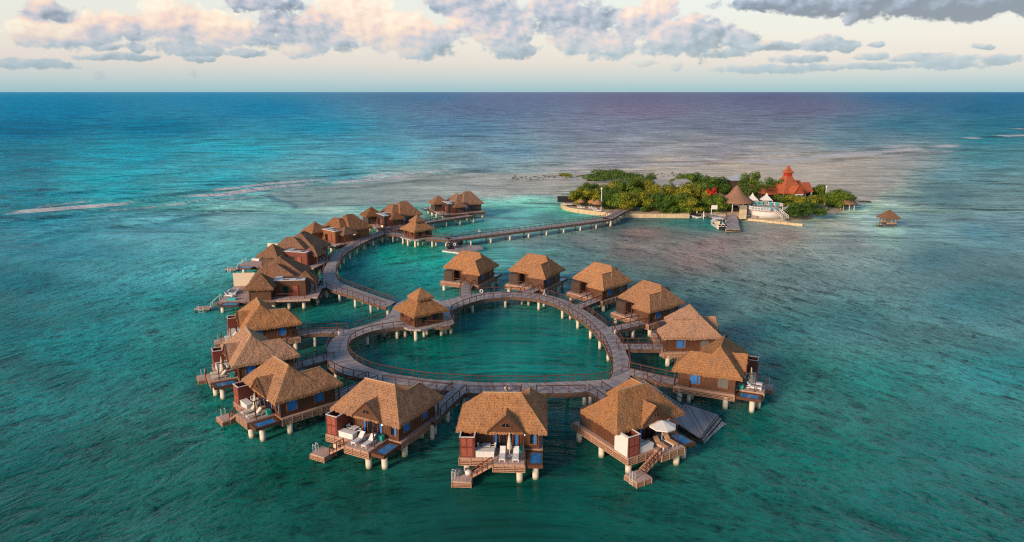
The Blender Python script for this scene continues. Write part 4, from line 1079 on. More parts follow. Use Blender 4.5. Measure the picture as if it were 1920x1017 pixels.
bush(1145,340.5,12.5,5.6,'leaf_dark',21,'long dark green mangrove on its own islet behind the island',5200)
bush(1061,333.5,3.6,2.4,'leaf_olive',22,'tiny lone green bush standing in the shallows',700)
mb = MB(); x, y = W(1112,338.5,0)
mb.lathe([(4,-.5),(3.2,.4),(0,.8)], 12, (x, y, 0)); tag(mb.build('rock_heap', 'rock'), 'reddish rock heap at the left foot of the long mangrove', 'rock')
x, y = W(1330,378,6.5); o = crown_mesh('red_blossom', [(0,0,6.6,1.3,1.3),(1.3,0,7.8,.9,1.0),(-.8,0,5.0,.6,1.3),(-1.2,0,7.8,.5,.8)], 420, .6, None, 31).build('red_blossom', 'flower_red')
o.location = (*W(1331,391,GZ), 0); tag(o, 'bright red blossom standing out before the treetops', 'blossom')
# ---- restaurant with red roof
def gable_roof(mb, x0, x1, y0, y1, ze, zr, axis):
    if axis == 'x':
        m = (y0+y1)/2; mb.poly([(x0,y0,ze),(x1,y0,ze),(x1,m,zr),(x0,m,zr)]); mb.poly([(x1,y1,ze),(x0,y1,ze),(x0,m,zr),(x1,m,zr)])
        mb.poly([(x0,y0,ze),(x0,m,zr),(x0,y1,ze)]); mb.poly([(x1,y0,ze),(x1,y1,ze),(x1,m,zr)])
    else:
        m = (x0+x1)/2; mb.poly([(x1,y0,ze),(x1,y1,ze),(m,y1,zr),(m,y0,zr)]); mb.poly([(x0,y1,ze),(x0,y0,ze),(m,y0,zr),(m,y1,zr)])
        mb.poly([(x0,y0,ze),(x1,y0,ze),(m,y0,zr)]); mb.poly([(x1,y1,ze),(x0,y1,ze),(m,y1,zr)])
def restaurant():
    r = empty('restaurant')
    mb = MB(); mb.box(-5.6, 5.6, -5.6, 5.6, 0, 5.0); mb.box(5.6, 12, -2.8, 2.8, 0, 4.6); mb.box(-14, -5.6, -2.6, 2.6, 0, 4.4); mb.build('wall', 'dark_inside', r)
    mb = MB()
    for x in (-6.2, -4.2, 4.2, 6.2, 8.6, 11.8): mb.cyl((x, -6.1 if abs(x) < 7 else -3.4, 0), (x, -6.1 if abs(x) < 7 else -3.4, 5), .22, .22, 8)
    for y in (-3.4, 0, 3.4): mb.cyl((12.2, y, 0), (12.2, y, 4.6), .22, .22, 8)
    mb.build('column', 'white', r)
    mb = MB(); h = 7.2; mb.box(-h, h, -h, h, 4.7, 4.9)
    a, b = 1.5, 10.6
    for q in range(4):
        c_, s_ = round(math.cos(q*math.pi/2)), round(math.sin(q*math.pi/2)); f = lambda x, y, z: (x*c_-y*s_, x*s_+y*c_, z)
        mb.poly([f(-h,-h,4.9), f(h,-h,4.9), f(h*.48,-h*.48,8.0), f(-h*.48,-h*.48,8.0)]); mb.poly([f(-h*.48,-h*.48,8.0), f(h*.48,-h*.48,8.0), f(a,-a,b), f(-a,-a,b)])
    gable_roof(mb, 5.5, 13.0, -4.0, 4.0, 4.6, 8.0, 'x'); gable_roof(mb, -14.0, -5.5, -3.2, 3.2, 4.2, 6.5, 'x'); gable_roof(mb, 3.0, 9.0, -2.0, 5.5, 4.9, 8.6, 'x')
    rf = mb.build('roof', 'red_roof', r)
    mb = MB(); mb.box(-1.45, 1.45, -1.45, 1.45, 10.3, 11.9); mb.build('cupola', 'red_trim', r)
    mb = MB(); h2 = 2.2
    for q in range(4):
        c_, s_ = round(math.cos(q*math.pi/2)), round(math.sin(q*math.pi/2)); f = lambda x, y, z: (x*c_-y*s_, x*s_+y*c_, z)
        mb.poly([f(-h2,-h2,11.8), f(h2,-h2,11.8), f(.9,-.9,13.2), f(-.9,-.9,13.2)]); mb.poly([f(-.9,-.9,13.2), f(.9,-.9,13.2), f(0,0,14.9)])
    mb.poly([(-h2,-h2,11.8), (-h2,h2,11.8), (h2,h2,11.8), (h2,-h2,11.8)])
    mb.build('cupola_roof', 'red_roof', r)
    # arched porch facing the pool
    mb = MB(); gable_roof(mb, -4.4, 1.4, -11.0, -5.5, 5.0, 7.9, 'y'); pr = mb.build('porch_roof', 'red_roof', r)
    mb = MB()
    for s in (-1, 1): mb.bar((-1.5+s*3.0, -11.1, 4.9), (-1.5, -11.1, 8.0), .2, .35)
    mb.build('trim', 'red_trim', pr)
    mb = MB(); k = 0; arc = [(-1.5+2.0*math.cos(t), 3.2+1.5*math.sin(t)) for t in [math.pi*i/10 for i in range(11)]]
    outer = [(1.1, 3.2), (1.1, 5.0), (-.1, 6.3), (-1.5, 7.4), (-2.9, 6.3), (-4.1, 5.0), (-4.1, 3.2)]
    mb.poly([(x, -10.95, z) for x, z in [(1.1,3.2),(1.1,5.2),(-1.5,7.5),(-4.1,5.2),(-4.1,3.2)]+arc[::-1]])
    for x in (-4.0, 1.0): mb.box(x-.3, x+.3, -10.9, -10.4, 0, 3.2)
    mb.build('arch', 'white', r)
    return r
rs = restaurant(); x, y = W(1478, 381, GZ); rs.location = (x, y+3, GZ-.8); rs.rotation_euler.z = R(16)
rs.scale = (.76, .8, 1.0)
tag(rs, 'restaurant with steep red roof, red cupola and white arched porch on the island', 'restaurant')
# ---- conical thatched bar
def cone_hut(R0, H0, ze, posts, mat='thatch_brown', name='thatched_bar'):
    r = empty(name); prof = [(R0, ze-.3), (R0+.02, ze)]+[(R0*(1-t)**1.0*(1-.2*math.sin(math.pi*t))+.03, ze+(H0-ze)*t) for t in (.12,.25,.4,.55,.7,.85,1)]
    MB().lathe(prof, 28).build('roof', mat, r, True)
    mb = MB()
    for i in range(posts): a = 2*math.pi*i/posts; mb.cyl((R0*.8*math.cos(a), R0*.8*math.sin(a), 0), (R0*.8*math.cos(a), R0*.8*math.sin(a), ze+.1), .13, .13, 8)
    mb.build('post', 'white', r); return r
bar = cone_hut(6.0, 9.0, 3.4, 9); x, y = W(1381, 396, GZ); bar.location = (x, y+1.5, GZ)
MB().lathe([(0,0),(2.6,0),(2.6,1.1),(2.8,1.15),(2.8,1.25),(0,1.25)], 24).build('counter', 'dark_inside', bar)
tag(bar, 'open bar under a big brown conical thatched roof beside the pool', 'bar')
hut2 = cone_hut(3.6, 6.8, 2.8, 7, name='thatched_shelter'); x, y = W(1592, 390, GZ); hut2.location = (x, y+1, GZ-.8); hut2.scale = (.8, .8, .85); tag(hut2, 'rounded thatched shelter at the right tip of the island', 'shelter')
# ---- roofs among the trees
def small_house(px, py, sx, sy, ze, zr, mat, lab, name='beach_house', pyramid=False):
    r = empty(name); x, y = W(px, py, GZ); r.location = (x, y, GZ)
    MB().box(-sx*.85, sx*.85, -sy*.85, sy*.85, 0, ze).build('wall', 'wall_dark' if pyramid else 'white_rough', r)
    mb = MB(); e = 0 if pyramid else sx*.55
    A, B = (-e, 0, zr), (e, 0, zr)
    mb.poly([(-sx,-sy,ze),(sx,-sy,ze),B,A] if e else [(-sx,-sy,ze),(sx,-sy,ze),B]); mb.poly([(sx,sy,ze),(-sx,sy,ze),A,B] if e else [(sx,sy,ze),(-sx,sy,ze),A])
    mb.poly([(sx,-sy,ze),(sx,sy,ze),B]); mb.poly([(-sx,sy,ze),(-sx,-sy,ze),A]); mb.build('roof', mat, r)
    mb = MB(); mb.box(-.5, .5, -sy*.85-.05, -sy*.85, 0, 2.1); mb.build('door', 'wall_dark', r); return tag(r, lab, 'house')
small_house(1236, 372, 4.2, 3.0, 5.2, 7.4, 'grey_roof', 'grey hipped roof of a house showing between the left trees')
small_house(1277, 370, 4.2, 2.8, 5.2, 7.2, 'grey_roof', 'long pale grey roof behind the golden tree, right of the other grey roof')
small_house(1380, 365, 3.3, 3.3, 6.0, 8.4, 'blue_roof', 'blue-grey pyramid roof rising above the dark trees', 'garden_kiosk', True)
# ---- pool terrace
PX, PY = W(1438, 391, 3.4); PY += 1.5
pt = empty('pool_terrace', PX, PY, 0)
TZ = 3.4; TR_ = 7.3
def arcpts(r, a0, a1, n, sy=1.0): return [(r*math.cos(R(a0+(a1-a0)*i/n)), r*sy*math.sin(R(a0+(a1-a0)*i/n))) for i in range(n+1)]
MB().prism(arcpts(TR_, 0, 360, 40)[:-1], GZ-.5, TZ-.3, uvs=False).build('retaining_wall', 'white_rough', pt, True)
MB().prism(arcpts(TR_+.15, 0, 360, 40)[:-1], TZ-.296, TZ, uvs=False).build('terrace_floor', 'paving', pt)
pw = MB(); pw.lathe([(0,0),(1,0)], 32, (-.8, -1.8, TZ+.06), 5.0, 3.4); pw.build('pool_surface', 'pool_turquoise', pt)
MB().lathe([(1.0,-.05),(1.0,.09),(1.07,.09),(1.07,-.05)], 32, (-.8, -1.8, TZ), 5.0, 3.4).build('pool_kerb', 'stone', pt)
MB().lathe([(0,.0),(1,.0),(1,.12),(0,.12)], 20, (-4.2, -.4, TZ+.01), 1.9, 1.1).build('pool_island', 'stone', pt)
def balustrade(root, pts, z):
    pts = even(pts, 1.1); mb = MB()
    for a, b in zip(pts, pts[1:]):
        for h in (1.0, .15): mb.bar((*a, z+h), (*b, z+h), .14, .14)
        mb.bar(((a[0]+b[0])/2, (a[1]+b[1])/2, z), ((a[0]+b[0])/2, (a[1]+b[1])/2, z+1), .1)
    for a in pts: mb.bar((*a, z), (*a, z+1.1), .22)
    mb.build('balustrade', 'white', root)
balustrade(pt, arcpts(TR_-.1, 205, 262, 12), TZ); balustrade(pt, arcpts(TR_-.1, 300, 345, 10), TZ); balustrade(pt, arcpts(TR_-.1, 20, 160, 24), TZ)
mb = MB()
for i in range(9):
    t = (i+.5)/9; p = (1.2+4.3*t*.5, -TR_-2.6*t); mb.box(p[0]-.9, p[0]+.9, p[1]-.16, p[1]+.16, TZ-2.0*t-.2, TZ-2.0*t-.03)
mb.build('stair', 'paving', pt)
mb = MB()
for s in (-1, 1): mb.bar((1.2+s, -TR_, TZ+.9), (3.35+s, -TR_-2.6, TZ-1.1), .12); mb.bar((1.2+s, -TR_, TZ+.3), (3.35+s, -TR_-2.6, TZ-1.7), .12)
for s in (-1, 1):
    for i in range(6): t = i/5; mb.bar((1.2+2.15*t+s, -TR_-2.6*t, TZ-2*t-.2), (1.2+2.15*t+s, -TR_-2.6*t, TZ-2*t+.9), .08)
mb.build('handrail', 'white', pt)
tag(pt, 'raised round pool terrace with turquoise pool, white balustrade and curved white wall', 'terrace')
mb = MB(); c = [W(*p, GZ+.25) for p in ((1407,403),(1418,405.5),(1470,404),(1470,398),(1410,398))]
mb.prism(c, GZ-.6, GZ+.25, uvs=False); lt = mb.build('lower_terrace', 'paving'); tag(lt, 'lower paved sun terrace below the curved white pool wall', 'terrace')
mb = MB(); c = [W(*p, GZ+1.2) for p in ((1386,401),(1400,401),(1401,388),(1387,386))]; mb.prism(c, GZ-.6, GZ+2.6, uvs=False); tag(mb.build('stone_block', 'stone'), 'tall tan stone wall block between the bar and the pool', 'wall')
# white pyramid cabanas
cb = None
for lx, ly, lab in ((-6.4, 5.4, 'left white pyramid cabana behind the pool'), (-2.0, 8.2, 'middle white pyramid cabana behind the pool'), (2.9, 8.0, 'right white pyramid cabana behind the pool')):
    if cb is None:
        cb = empty('cabana'); mb = MB(); h = 2.1
        for q in range(4):
            c_, s_ = round(math.cos(q*math.pi/2)), round(math.sin(q*math.pi/2)); f = lambda x, y, z: (x*c_-y*s_, x*s_+y*c_, z)
            mb.poly([f(-h,-h,2.1), f(h,-h,2.1), f(.5,-.5,3.8), f(-.5,-.5,3.8)]); mb.poly([f(-.5,-.5,3.8), f(.5,-.5,3.8), f(0,0,5.0)])
        mb.build('canopy', 'canvas', cb)
        mb = MB()
        for a in (-1.9, 1.9):
            for b in (-1.9, 1.9): mb.bar((a, b, 0), (a, b, 2.15), .12)
        mb.build('posts', 'white', cb); o = cb
    else: o = copy_tree(cb)
    o.location = (PX+lx, PY+ly, TZ-.4); o.scale = (.85, .85, .9); tag(o, lab, 'cabana', 'white cabanas behind the pool')
PR['lounger_teal_pad'] = m_lounger('teal_pad')
first = True
for i, (lx, ly) in enumerate(((-4.6,3.9),(-2.8,4.8),(-1.0,5.2),(.7,5.2),(3.3,4.4),(5.0,3.2))):
    o = PR['lounger_teal_pad'] if first else copy_tree(PR['lounger_teal_pad']); first = False
    o.location = (PX+lx, PY+ly, TZ+.01); o.rotation_euler.z = R(-8*lx/3); o.scale = (1.15,)*3
    tag(o, 'turquoise lounger in the row behind the pool, '+('below the left cabana','second from the left cabana','left one below the middle cabana','right one below the middle cabana','below the right cabana','nearest the right end of the row')[i], 'sun lounger', 'turquoise loungers behind the pool')
for i, px in enumerate((1427.5, 1435, 1443.5, 1451.5)):
    o = copy_tree(PR['lounger_teal_pad']); x, y = W(px, 400, GZ+.26); o.location = (x, y, GZ+.26); o.rotation_euler.z = 0
    tag(o, 'turquoise lounger on the lower terrace, '+('far left of the four','second from the left','third from the left','far right of the four')[i], 'sun lounger', 'turquoise loungers on the lower terrace')
# thatched beach umbrellas and loungers at the island tip
def beach_umbrella():
    r = empty('thatched_umbrella'); MB().cyl((0,0,0), (0,0,2.6), .08, .08, 8).build('pole', 'bark', r)
    MB().lathe([(1.55,1.85),(1.6,2.0),(1.1,2.5),(.5,2.85),(0,3.1)], 18).build('canopy', 'thatch', r, True); return r
bu = None
for px, py, s, lab in ((1089,389,1,'leftmost thatched umbrella at the island tip'), (1110,390,1,'middle thatched umbrella at the island tip'), (1120,395,1.25,'rightmost and largest thatched umbrella at the island tip')):
    o = beach_umbrella() if bu is None else copy_tree(bu); bu = bu or o
    x, y = W(px, py, GZ); o.location = (x, y, GZ); o.scale = (s, s, s); tag(o, lab, 'umbrella', 'thatched umbrellas at the island tip')
for px, py, lab in ((1087,390.5,'white lounger left under the leftmost thatched umbrella'), (1092,390.5,'white lounger right under the leftmost thatched umbrella'), (1108,392,'white lounger left under the middle thatched umbrella'),
                    (1113,392,'white lounger right under the middle thatched umbrella'), (1117,396,'white lounger left under the largest thatched umbrella'), (1123,396.5,'white lounger right under the largest thatched umbrella')):
    o = copy_tree(PR['lounger_white']); x, y = W(px, py, GZ); o.location = (x, y, GZ); o.rotation_euler.z = R(60); tag(o, lab, 'sun lounger', 'white loungers under thatched umbrellas')
# kayaks and dark shed at the tip
def hull(L, B, Hh, name, mat, deckm=None):
    mb = MB(); ns = 10; 
    for i in range(ns+1):
        t = i/ns; w = B/2*math.sin(math.pi*min(1, .12+.88*(1-t)**.0*(1-abs(2*t-1)**2.6)))if True else 0
        w = B/2*max(.03, (1-abs(2*t-1)**2.4)); y = -L/2+L*t; zt = Hh+.12*abs(2*t-1)**2
        mb.v += [(-w, y, zt), (-w*.75, y, .12), (0, y, 0), (w*.75, y, .12), (w, y, zt)]
    for i in range(ns):
        for j in range(4): a = i*5+j; mb.face((a, a+1, a+6, a+5))
    k = len(mb.v)
    for i in range(ns): mb.face((i*5+4, i*5, i*5+5, i*5+9))
    return mb
for px, py, m_, lab in ((1064,384.5,'white_rough','white kayak lying beached at the island tip beside the dark shed'), (1072,387,'black','dark kayak lying beached left of the thatched umbrellas')):
    o = hull(3.6, .9, .4, 'kayak', m_).build('kayak', m_); x, y = W(px, py, GZ); o.location = (x, y, GZ); o.rotation_euler.z = R(75); tag(o, lab, 'kayak')
r = empty('boat_shed'); MB().box(-3.2, 3.2, -1.2, 1.2, 0, 1.9).build('wall', 'black', r)
mb = MB(); mb.box(-3.4, 3.4, -1.4, 1.4, 1.92, 2.1); mb.build('roof', 'wall_dark', r); x, y = W(1061, 378.5, GZ); r.location = (x, y, GZ); tag(r, 'low dark shed at the left tip of the island', 'shed')
r = empty('lamp_post'); MB().cyl((0,0,0), (0,0,7.4), .16, .12, 10).build('pole', 'white', r); MB().lathe([(0,7.3),(.32,7.4),(.32,7.9),(0,8.1)], 10).build('lamp_head', 'white', r)
x, y = W(1127, 394.5, GZ); r.location = (x, y, GZ); tag(r, 'tall white lamp post standing before the left trees', 'lamp post')
r = empty('lamp_post'); MB().cyl((0,0,0), (0,0,6.4), .14, .1, 10).build('pole', 'white', r); MB().lathe([(0,6.3),(.3,6.4),(.3,6.8),(0,7)], 10).build('lamp_head', 'white', r)
x, y = W(1546, 384, GZ); r.location = (x, y, GZ); tag(r, 'white lamp post right of the red-roofed restaurant', 'lamp post')
r = empty('notice_board'); MB().cyl((-1.0,0,0), (-1.0,0,3.2), .13, .13, 8).build('post', 'white', r); MB().box(-1.0, .9, -.14, .14, 1.9, 3.3).build('board', 'white', r)
x, y = W(1339, 403, GZ); r.location = (x, y, GZ); tag(r, 'white board sign on a post near the island dock', 'sign')
# dock, walkway, boat, jet skis
idk = flat_dock('island_dock', [(1361,430.5),(1388,431),(1381,403),(1363,403)], 1.0, 'wide grey jetty with pale bumper at its end beside the white motorboat')
mb = MB(); mb.box(*sorted((W(1361,431,.8)[0], W(1388,431,.8)[0])), W(1361,432.5,.6)[1], W(1361,431.6,.6)[1], .2, .85); mb.build('bumper', 'stone', idk)
for p in ((1362,431),(1387,431),(1362,415),(1385,415)): x, y = W(*p, .5); MB().cyl((x, y+.4, -1.5), (x, y+.4, .8), .2, .2, 8).build('pile', 'stone', idk)
x, y = W(1361.5, 407, 1.0); mb = MB().cyl((x, y, -.5), (x, y, 3.0), .18, .18, 8); tag(mb.build('mooring_post', 'rail_wood', None), 'dark mooring post at the inner left corner of the island jetty', 'post')
sdk = flat_dock('side_walkway', [(1322,402),(1341,412),(1346,411),(1361,411),(1361,406.5),(1345,405),(1328,400)], .9, 'narrow grey walkway between the jet skis and the white motorboat')
def motorboat():
    r = empty('motorboat'); L, B = 10.5, 3.5
    mb = MB(); ns = 12
    for i in range(ns+1):
        t = i/ns; w = B/2*(1 if t < .5 else max(.04, 1-((t-.5)/.5)**2.2)); y = -L/2+L*t; zt = 1.15+.5*t*t
        mb.v += [(-w, y, zt), (-w*.85, y, .2), (0, y, -.25+.5*t**3), (w*.85, y, .2), (w, y, zt)]
    for i in range(ns):
        for j in range(4): a = i*5+j; mb.face((a, a+1, a+6, a+5))
    mb.face((4,3,2,1,0)); mb.build('hull', 'white', r, True)
    mb = MB(); mb.box(-1.5, 1.5, -4.6, 0, .75, .82)
    k = len(mb.v)
    mb.poly([(-1.6, 0.2, 1.3), (1.6, 0.2, 1.3), (1.5, 2.6, 1.42), (0, 5.0, 1.62), (-1.5, 2.6, 1.42)]); mb.build('deck', 'white_rough', r)
    mb = MB(); mb.box(-.7, .7, -.6, .3, .82, 1.9); mb.box(-1.2, 1.2, -3.0, -2.3, .82, 1.3); mb.build('console', 'cream', r)
    mb = MB(); mb.box(-1.35, 1.35, -1.6, 1.3, 2.75, 2.9); tp = mb.build('hardtop', 'white', r)
    mb = MB()
    for x in (-1.2, 1.2):
        for y in (-1.2, 1.0): mb.bar((x, y, .8), (x, y, 2.75), .07)
    mb.build('frame', 'metal', tp)
    for x in (-.95, 0, .95):
        mb = MB(); mb.box(x-.27, x+.27, -5.95, -5.3, .75, 1.65); mb.box(x-.2, x+.2, -5.8, -5.45, -.3, .75); o = mb.build('outboard_motor', 'black', r)
        mb = MB(); mb.box(x-.28, x+.28, -5.96, -5.7, 1.1, 1.25); mb.build('stripe', 'white', o)
    return r
bt = motorboat(); x, y = W(1350.5, 426, .6); bt.location = (x, y+3.6, 0); bt.rotation_euler.z = R(2); tag(bt, 'white motorboat with three black outboard engines beside the island jetty', 'motorboat')
js = None
for px, py, rz, lab in ((1299,405.5,-60,'left white jet ski moored at the side walkway'), (1306,407,-60,'middle white jet ski moored at the side walkway'), (1312,408.5,-60,'right white jet ski moored at the side walkway')):
    if js is None:
        js = empty('jet_ski'); hull(3.2, 1.1, .55, 'hull', 'white').build('hull', 'white', js, True); MB().box(-.25, .25, -1.2, .2, .6, .95).build('seat', 'black', js); mb = MB(); mb.bar((0,.3,.6), (0,.1,1.15), .2); mb.bar((-.4,.1,1.15), (.4,.1,1.15), .07); mb.build('handlebar', 'black', js); o = js
    else: o = copy_tree(js)
    x, y = W(px, py, .2); o.location = (x, y, -.05); o.rotation_euler.z = R(rz); o.scale = (1.25,)*3; tag(o, lab, 'jet ski', 'jet skis at the side walkway')
for px, py, lab in ((1306.5,405,'thin white post behind the jet skis'), (1319,408.5,'thin white post at the start of the side walkway')):
    x, y = W(px, py, .5); tag(MB().cyl((x, y, -1), (x, y, 2.6), .16, .16, 8).build('mooring_post', 'white'), lab, 'post')
for px, py, rz, lab in ((1398,407,30,'white lounger alone on the sand right of the jetty'), (1606,385,80,'left white lounger in the shallows off the right tip'), (1612,385.5,80,'right white lounger in the shallows off the right tip')):
    o = copy_tree(PR['lounger_white']); z = .75 if px < 1500 else .1; x, y = W(px, py, z); o.location = (x, y, z); o.rotation_euler.z = R(rz); o.scale = (1.5,)*3; tag(o, lab, 'sun lounger', 'white loungers by the water')
# fire bowl glow on the small beach
o = MB().lathe([(0,0),(.4,.1),(.6,.5),(.5,.8),(0,1.0)], 12).build('fire_bowl', 'orange_pad'); x, y = W(1549, 392.5, GZ); o.location = (x, y, GZ-.2); tag(o, 'small orange glowing fire bowl at the waterside right of the trees', 'fire bowl')
# ---- lone hut standing in the water
def sea_hut():
    r = empty('sea_hut'); MB().prism([(-2.8,-2.5),(2.8,-2.5),(2.8,2.5),(-2.8,2.5)], .9, 1.15).build('deck', 'beam', r)
    mb = MB()
    for x in (-2.6, -.9, .9, 2.6):
        for y in (-2.3, 2.3): mb.bar((x, y, -1.5), (x, y, 3.7), .2)
    mb.build('post', 'bark', r)
    mb = MB(); 
    for s in (-1, 1):
        mb.bar((-2.6, s*2.3, 2.0), (2.6, s*2.3, 2.0), .12); mb.bar((-2.6, s*2.3, 1.5), (2.6, s*2.3, 1.5), .3); mb.bar((s*2.6, -2.3, 2.0), (s*2.6, 2.3, 2.0), .12)
        mb.bar((-2.6, s*2.36, 3.25), (2.6, s*2.36, 3.25), .12)
        for x in (-2.2,-1.8,-1.3,-.5,0,.5,1.3,1.8,2.2): mb.bar((x, s*2.3, 1.1), (x, s*2.3, 2.0), .08)
    mb.build('railing', 'ridge_tan', r)
    mb = MB(); hip(mb, -3.9, 3.9, -3.4, 3.4, 3.3, 6.0, 'x', -.2, .2, amp=.07); mb.build('roof', 'thatch_brown', r)
    mb = MB(); mb.box(-5.2, -2.8, -1, 1, .35, .55); mb.bar((-5.0,-.9,-1), (-5.0,-.9,1.4), .2); mb.bar((-5.0,.9,-1), (-5.0,.9,1.4), .2); mb.build('landing', 'beam', r)
    return r
sh = sea_hut(); x, y = W(1672, 428, .0); sh.location = (x, y+2.6, 0); sh.rotation_euler.z = R(8); sh.scale = (.68, .7, .92); tag(sh, 'lone thatched hut on stilts in the water right of the island', 'hut')
# ---- reef rocks
rk = None; rnd = random.Random(5); mb = MB()
for i in range(260):
    if i < 150: px = rnd.uniform(960, 1130); py = 337-(px-960)*.05+rnd.gauss(0, 2.2)-2
    elif i < 200: px = rnd.uniform(1640, 1700); py = 291+rnd.gauss(0, 1.2)-(px-1640)*.02
    else: px = rnd.uniform(1130, 1290); py = 332-(px-1130)*.04+rnd.gauss(0, 3)
    x, y = W(px, py, 0); s = rnd.uniform(.25, .7)
    mb.lathe([(s*1.3,-.3),(s,.12*s),(s*.4,.35*s),(0,.4*s)], 6, (x, y, 0))
tag(mb.build('reef_rocks', 'rock'), 'scattered small dark rocks breaking the surface along the reef', kind='stuff')
mb = MB(); 
for i in range(24): px = 1597+i*1.4; x, y = W(px, 379.5+rnd.gauss(0,.3), 0); mb.lathe([(1.1,-.3),(.9,.3),(0,.6)], 6, (x, y, 0))
tag(mb.build('shore_rocks', 'rock'), 'line of dark rocks running out from the right tip', kind='stuff')
# ------------------------------------------------------------------ sea
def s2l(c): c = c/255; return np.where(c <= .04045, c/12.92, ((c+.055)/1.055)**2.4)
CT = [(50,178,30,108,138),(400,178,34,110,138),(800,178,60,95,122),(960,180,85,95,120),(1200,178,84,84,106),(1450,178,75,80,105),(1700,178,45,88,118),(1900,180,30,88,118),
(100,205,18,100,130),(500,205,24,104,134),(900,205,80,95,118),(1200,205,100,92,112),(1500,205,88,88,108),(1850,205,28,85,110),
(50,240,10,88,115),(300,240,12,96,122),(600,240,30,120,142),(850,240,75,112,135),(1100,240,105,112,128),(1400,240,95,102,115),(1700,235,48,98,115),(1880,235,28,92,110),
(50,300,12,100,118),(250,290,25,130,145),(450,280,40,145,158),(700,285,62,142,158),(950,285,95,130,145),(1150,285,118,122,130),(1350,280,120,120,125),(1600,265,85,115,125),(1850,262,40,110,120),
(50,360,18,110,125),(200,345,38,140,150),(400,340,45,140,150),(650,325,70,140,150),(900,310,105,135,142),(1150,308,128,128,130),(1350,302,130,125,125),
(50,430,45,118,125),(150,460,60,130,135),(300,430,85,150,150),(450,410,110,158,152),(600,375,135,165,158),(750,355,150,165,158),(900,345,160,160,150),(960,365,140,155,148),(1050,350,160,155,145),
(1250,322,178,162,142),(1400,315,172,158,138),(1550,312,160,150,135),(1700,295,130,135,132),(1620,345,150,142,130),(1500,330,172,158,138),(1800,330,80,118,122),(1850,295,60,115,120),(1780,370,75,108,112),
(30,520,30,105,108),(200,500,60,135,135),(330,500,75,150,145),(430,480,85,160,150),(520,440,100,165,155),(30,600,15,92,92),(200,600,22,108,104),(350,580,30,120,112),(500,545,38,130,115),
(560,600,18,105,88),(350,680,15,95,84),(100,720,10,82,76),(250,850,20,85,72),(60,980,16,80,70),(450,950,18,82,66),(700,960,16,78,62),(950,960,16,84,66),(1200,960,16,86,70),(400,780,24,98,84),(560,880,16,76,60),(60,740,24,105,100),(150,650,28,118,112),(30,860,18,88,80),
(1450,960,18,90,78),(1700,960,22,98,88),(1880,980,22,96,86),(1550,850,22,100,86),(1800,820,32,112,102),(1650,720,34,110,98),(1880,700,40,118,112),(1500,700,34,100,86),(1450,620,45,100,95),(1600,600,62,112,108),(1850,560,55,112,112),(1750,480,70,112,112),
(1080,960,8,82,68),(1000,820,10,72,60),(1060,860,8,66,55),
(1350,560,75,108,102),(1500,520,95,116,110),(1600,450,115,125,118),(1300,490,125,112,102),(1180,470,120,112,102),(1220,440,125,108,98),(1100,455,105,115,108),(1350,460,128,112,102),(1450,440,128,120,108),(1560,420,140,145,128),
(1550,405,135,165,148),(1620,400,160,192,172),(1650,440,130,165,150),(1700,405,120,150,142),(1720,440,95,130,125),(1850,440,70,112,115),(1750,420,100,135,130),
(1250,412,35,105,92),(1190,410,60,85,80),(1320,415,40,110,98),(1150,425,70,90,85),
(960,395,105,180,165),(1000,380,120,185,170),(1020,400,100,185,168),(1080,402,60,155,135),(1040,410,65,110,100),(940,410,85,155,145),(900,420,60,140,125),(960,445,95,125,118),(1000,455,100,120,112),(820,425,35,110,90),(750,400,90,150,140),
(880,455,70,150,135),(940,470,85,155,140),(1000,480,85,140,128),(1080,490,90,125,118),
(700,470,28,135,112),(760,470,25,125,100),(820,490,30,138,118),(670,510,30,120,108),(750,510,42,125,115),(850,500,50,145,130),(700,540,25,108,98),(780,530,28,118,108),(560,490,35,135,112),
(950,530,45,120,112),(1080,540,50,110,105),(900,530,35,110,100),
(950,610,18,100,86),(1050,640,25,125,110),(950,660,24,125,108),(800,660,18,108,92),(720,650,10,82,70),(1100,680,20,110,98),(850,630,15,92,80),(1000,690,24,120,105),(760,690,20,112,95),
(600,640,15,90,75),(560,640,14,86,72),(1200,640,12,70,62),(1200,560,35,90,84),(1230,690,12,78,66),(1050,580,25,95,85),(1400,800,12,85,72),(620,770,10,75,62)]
CTA = np.array(CT, float)  # water colours by depth, with mauve cloud reflections painted in
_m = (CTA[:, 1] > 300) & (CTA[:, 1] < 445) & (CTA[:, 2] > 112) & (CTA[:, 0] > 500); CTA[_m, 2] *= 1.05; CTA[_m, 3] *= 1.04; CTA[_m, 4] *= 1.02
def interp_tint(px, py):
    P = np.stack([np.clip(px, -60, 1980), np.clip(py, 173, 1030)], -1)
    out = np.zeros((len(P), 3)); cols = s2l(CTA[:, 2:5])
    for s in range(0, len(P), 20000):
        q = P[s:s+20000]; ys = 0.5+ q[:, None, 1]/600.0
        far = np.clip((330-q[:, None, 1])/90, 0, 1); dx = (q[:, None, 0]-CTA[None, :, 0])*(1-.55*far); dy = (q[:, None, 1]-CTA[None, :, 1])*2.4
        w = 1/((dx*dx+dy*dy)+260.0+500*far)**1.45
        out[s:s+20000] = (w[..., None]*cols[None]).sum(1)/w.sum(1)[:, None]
    return out
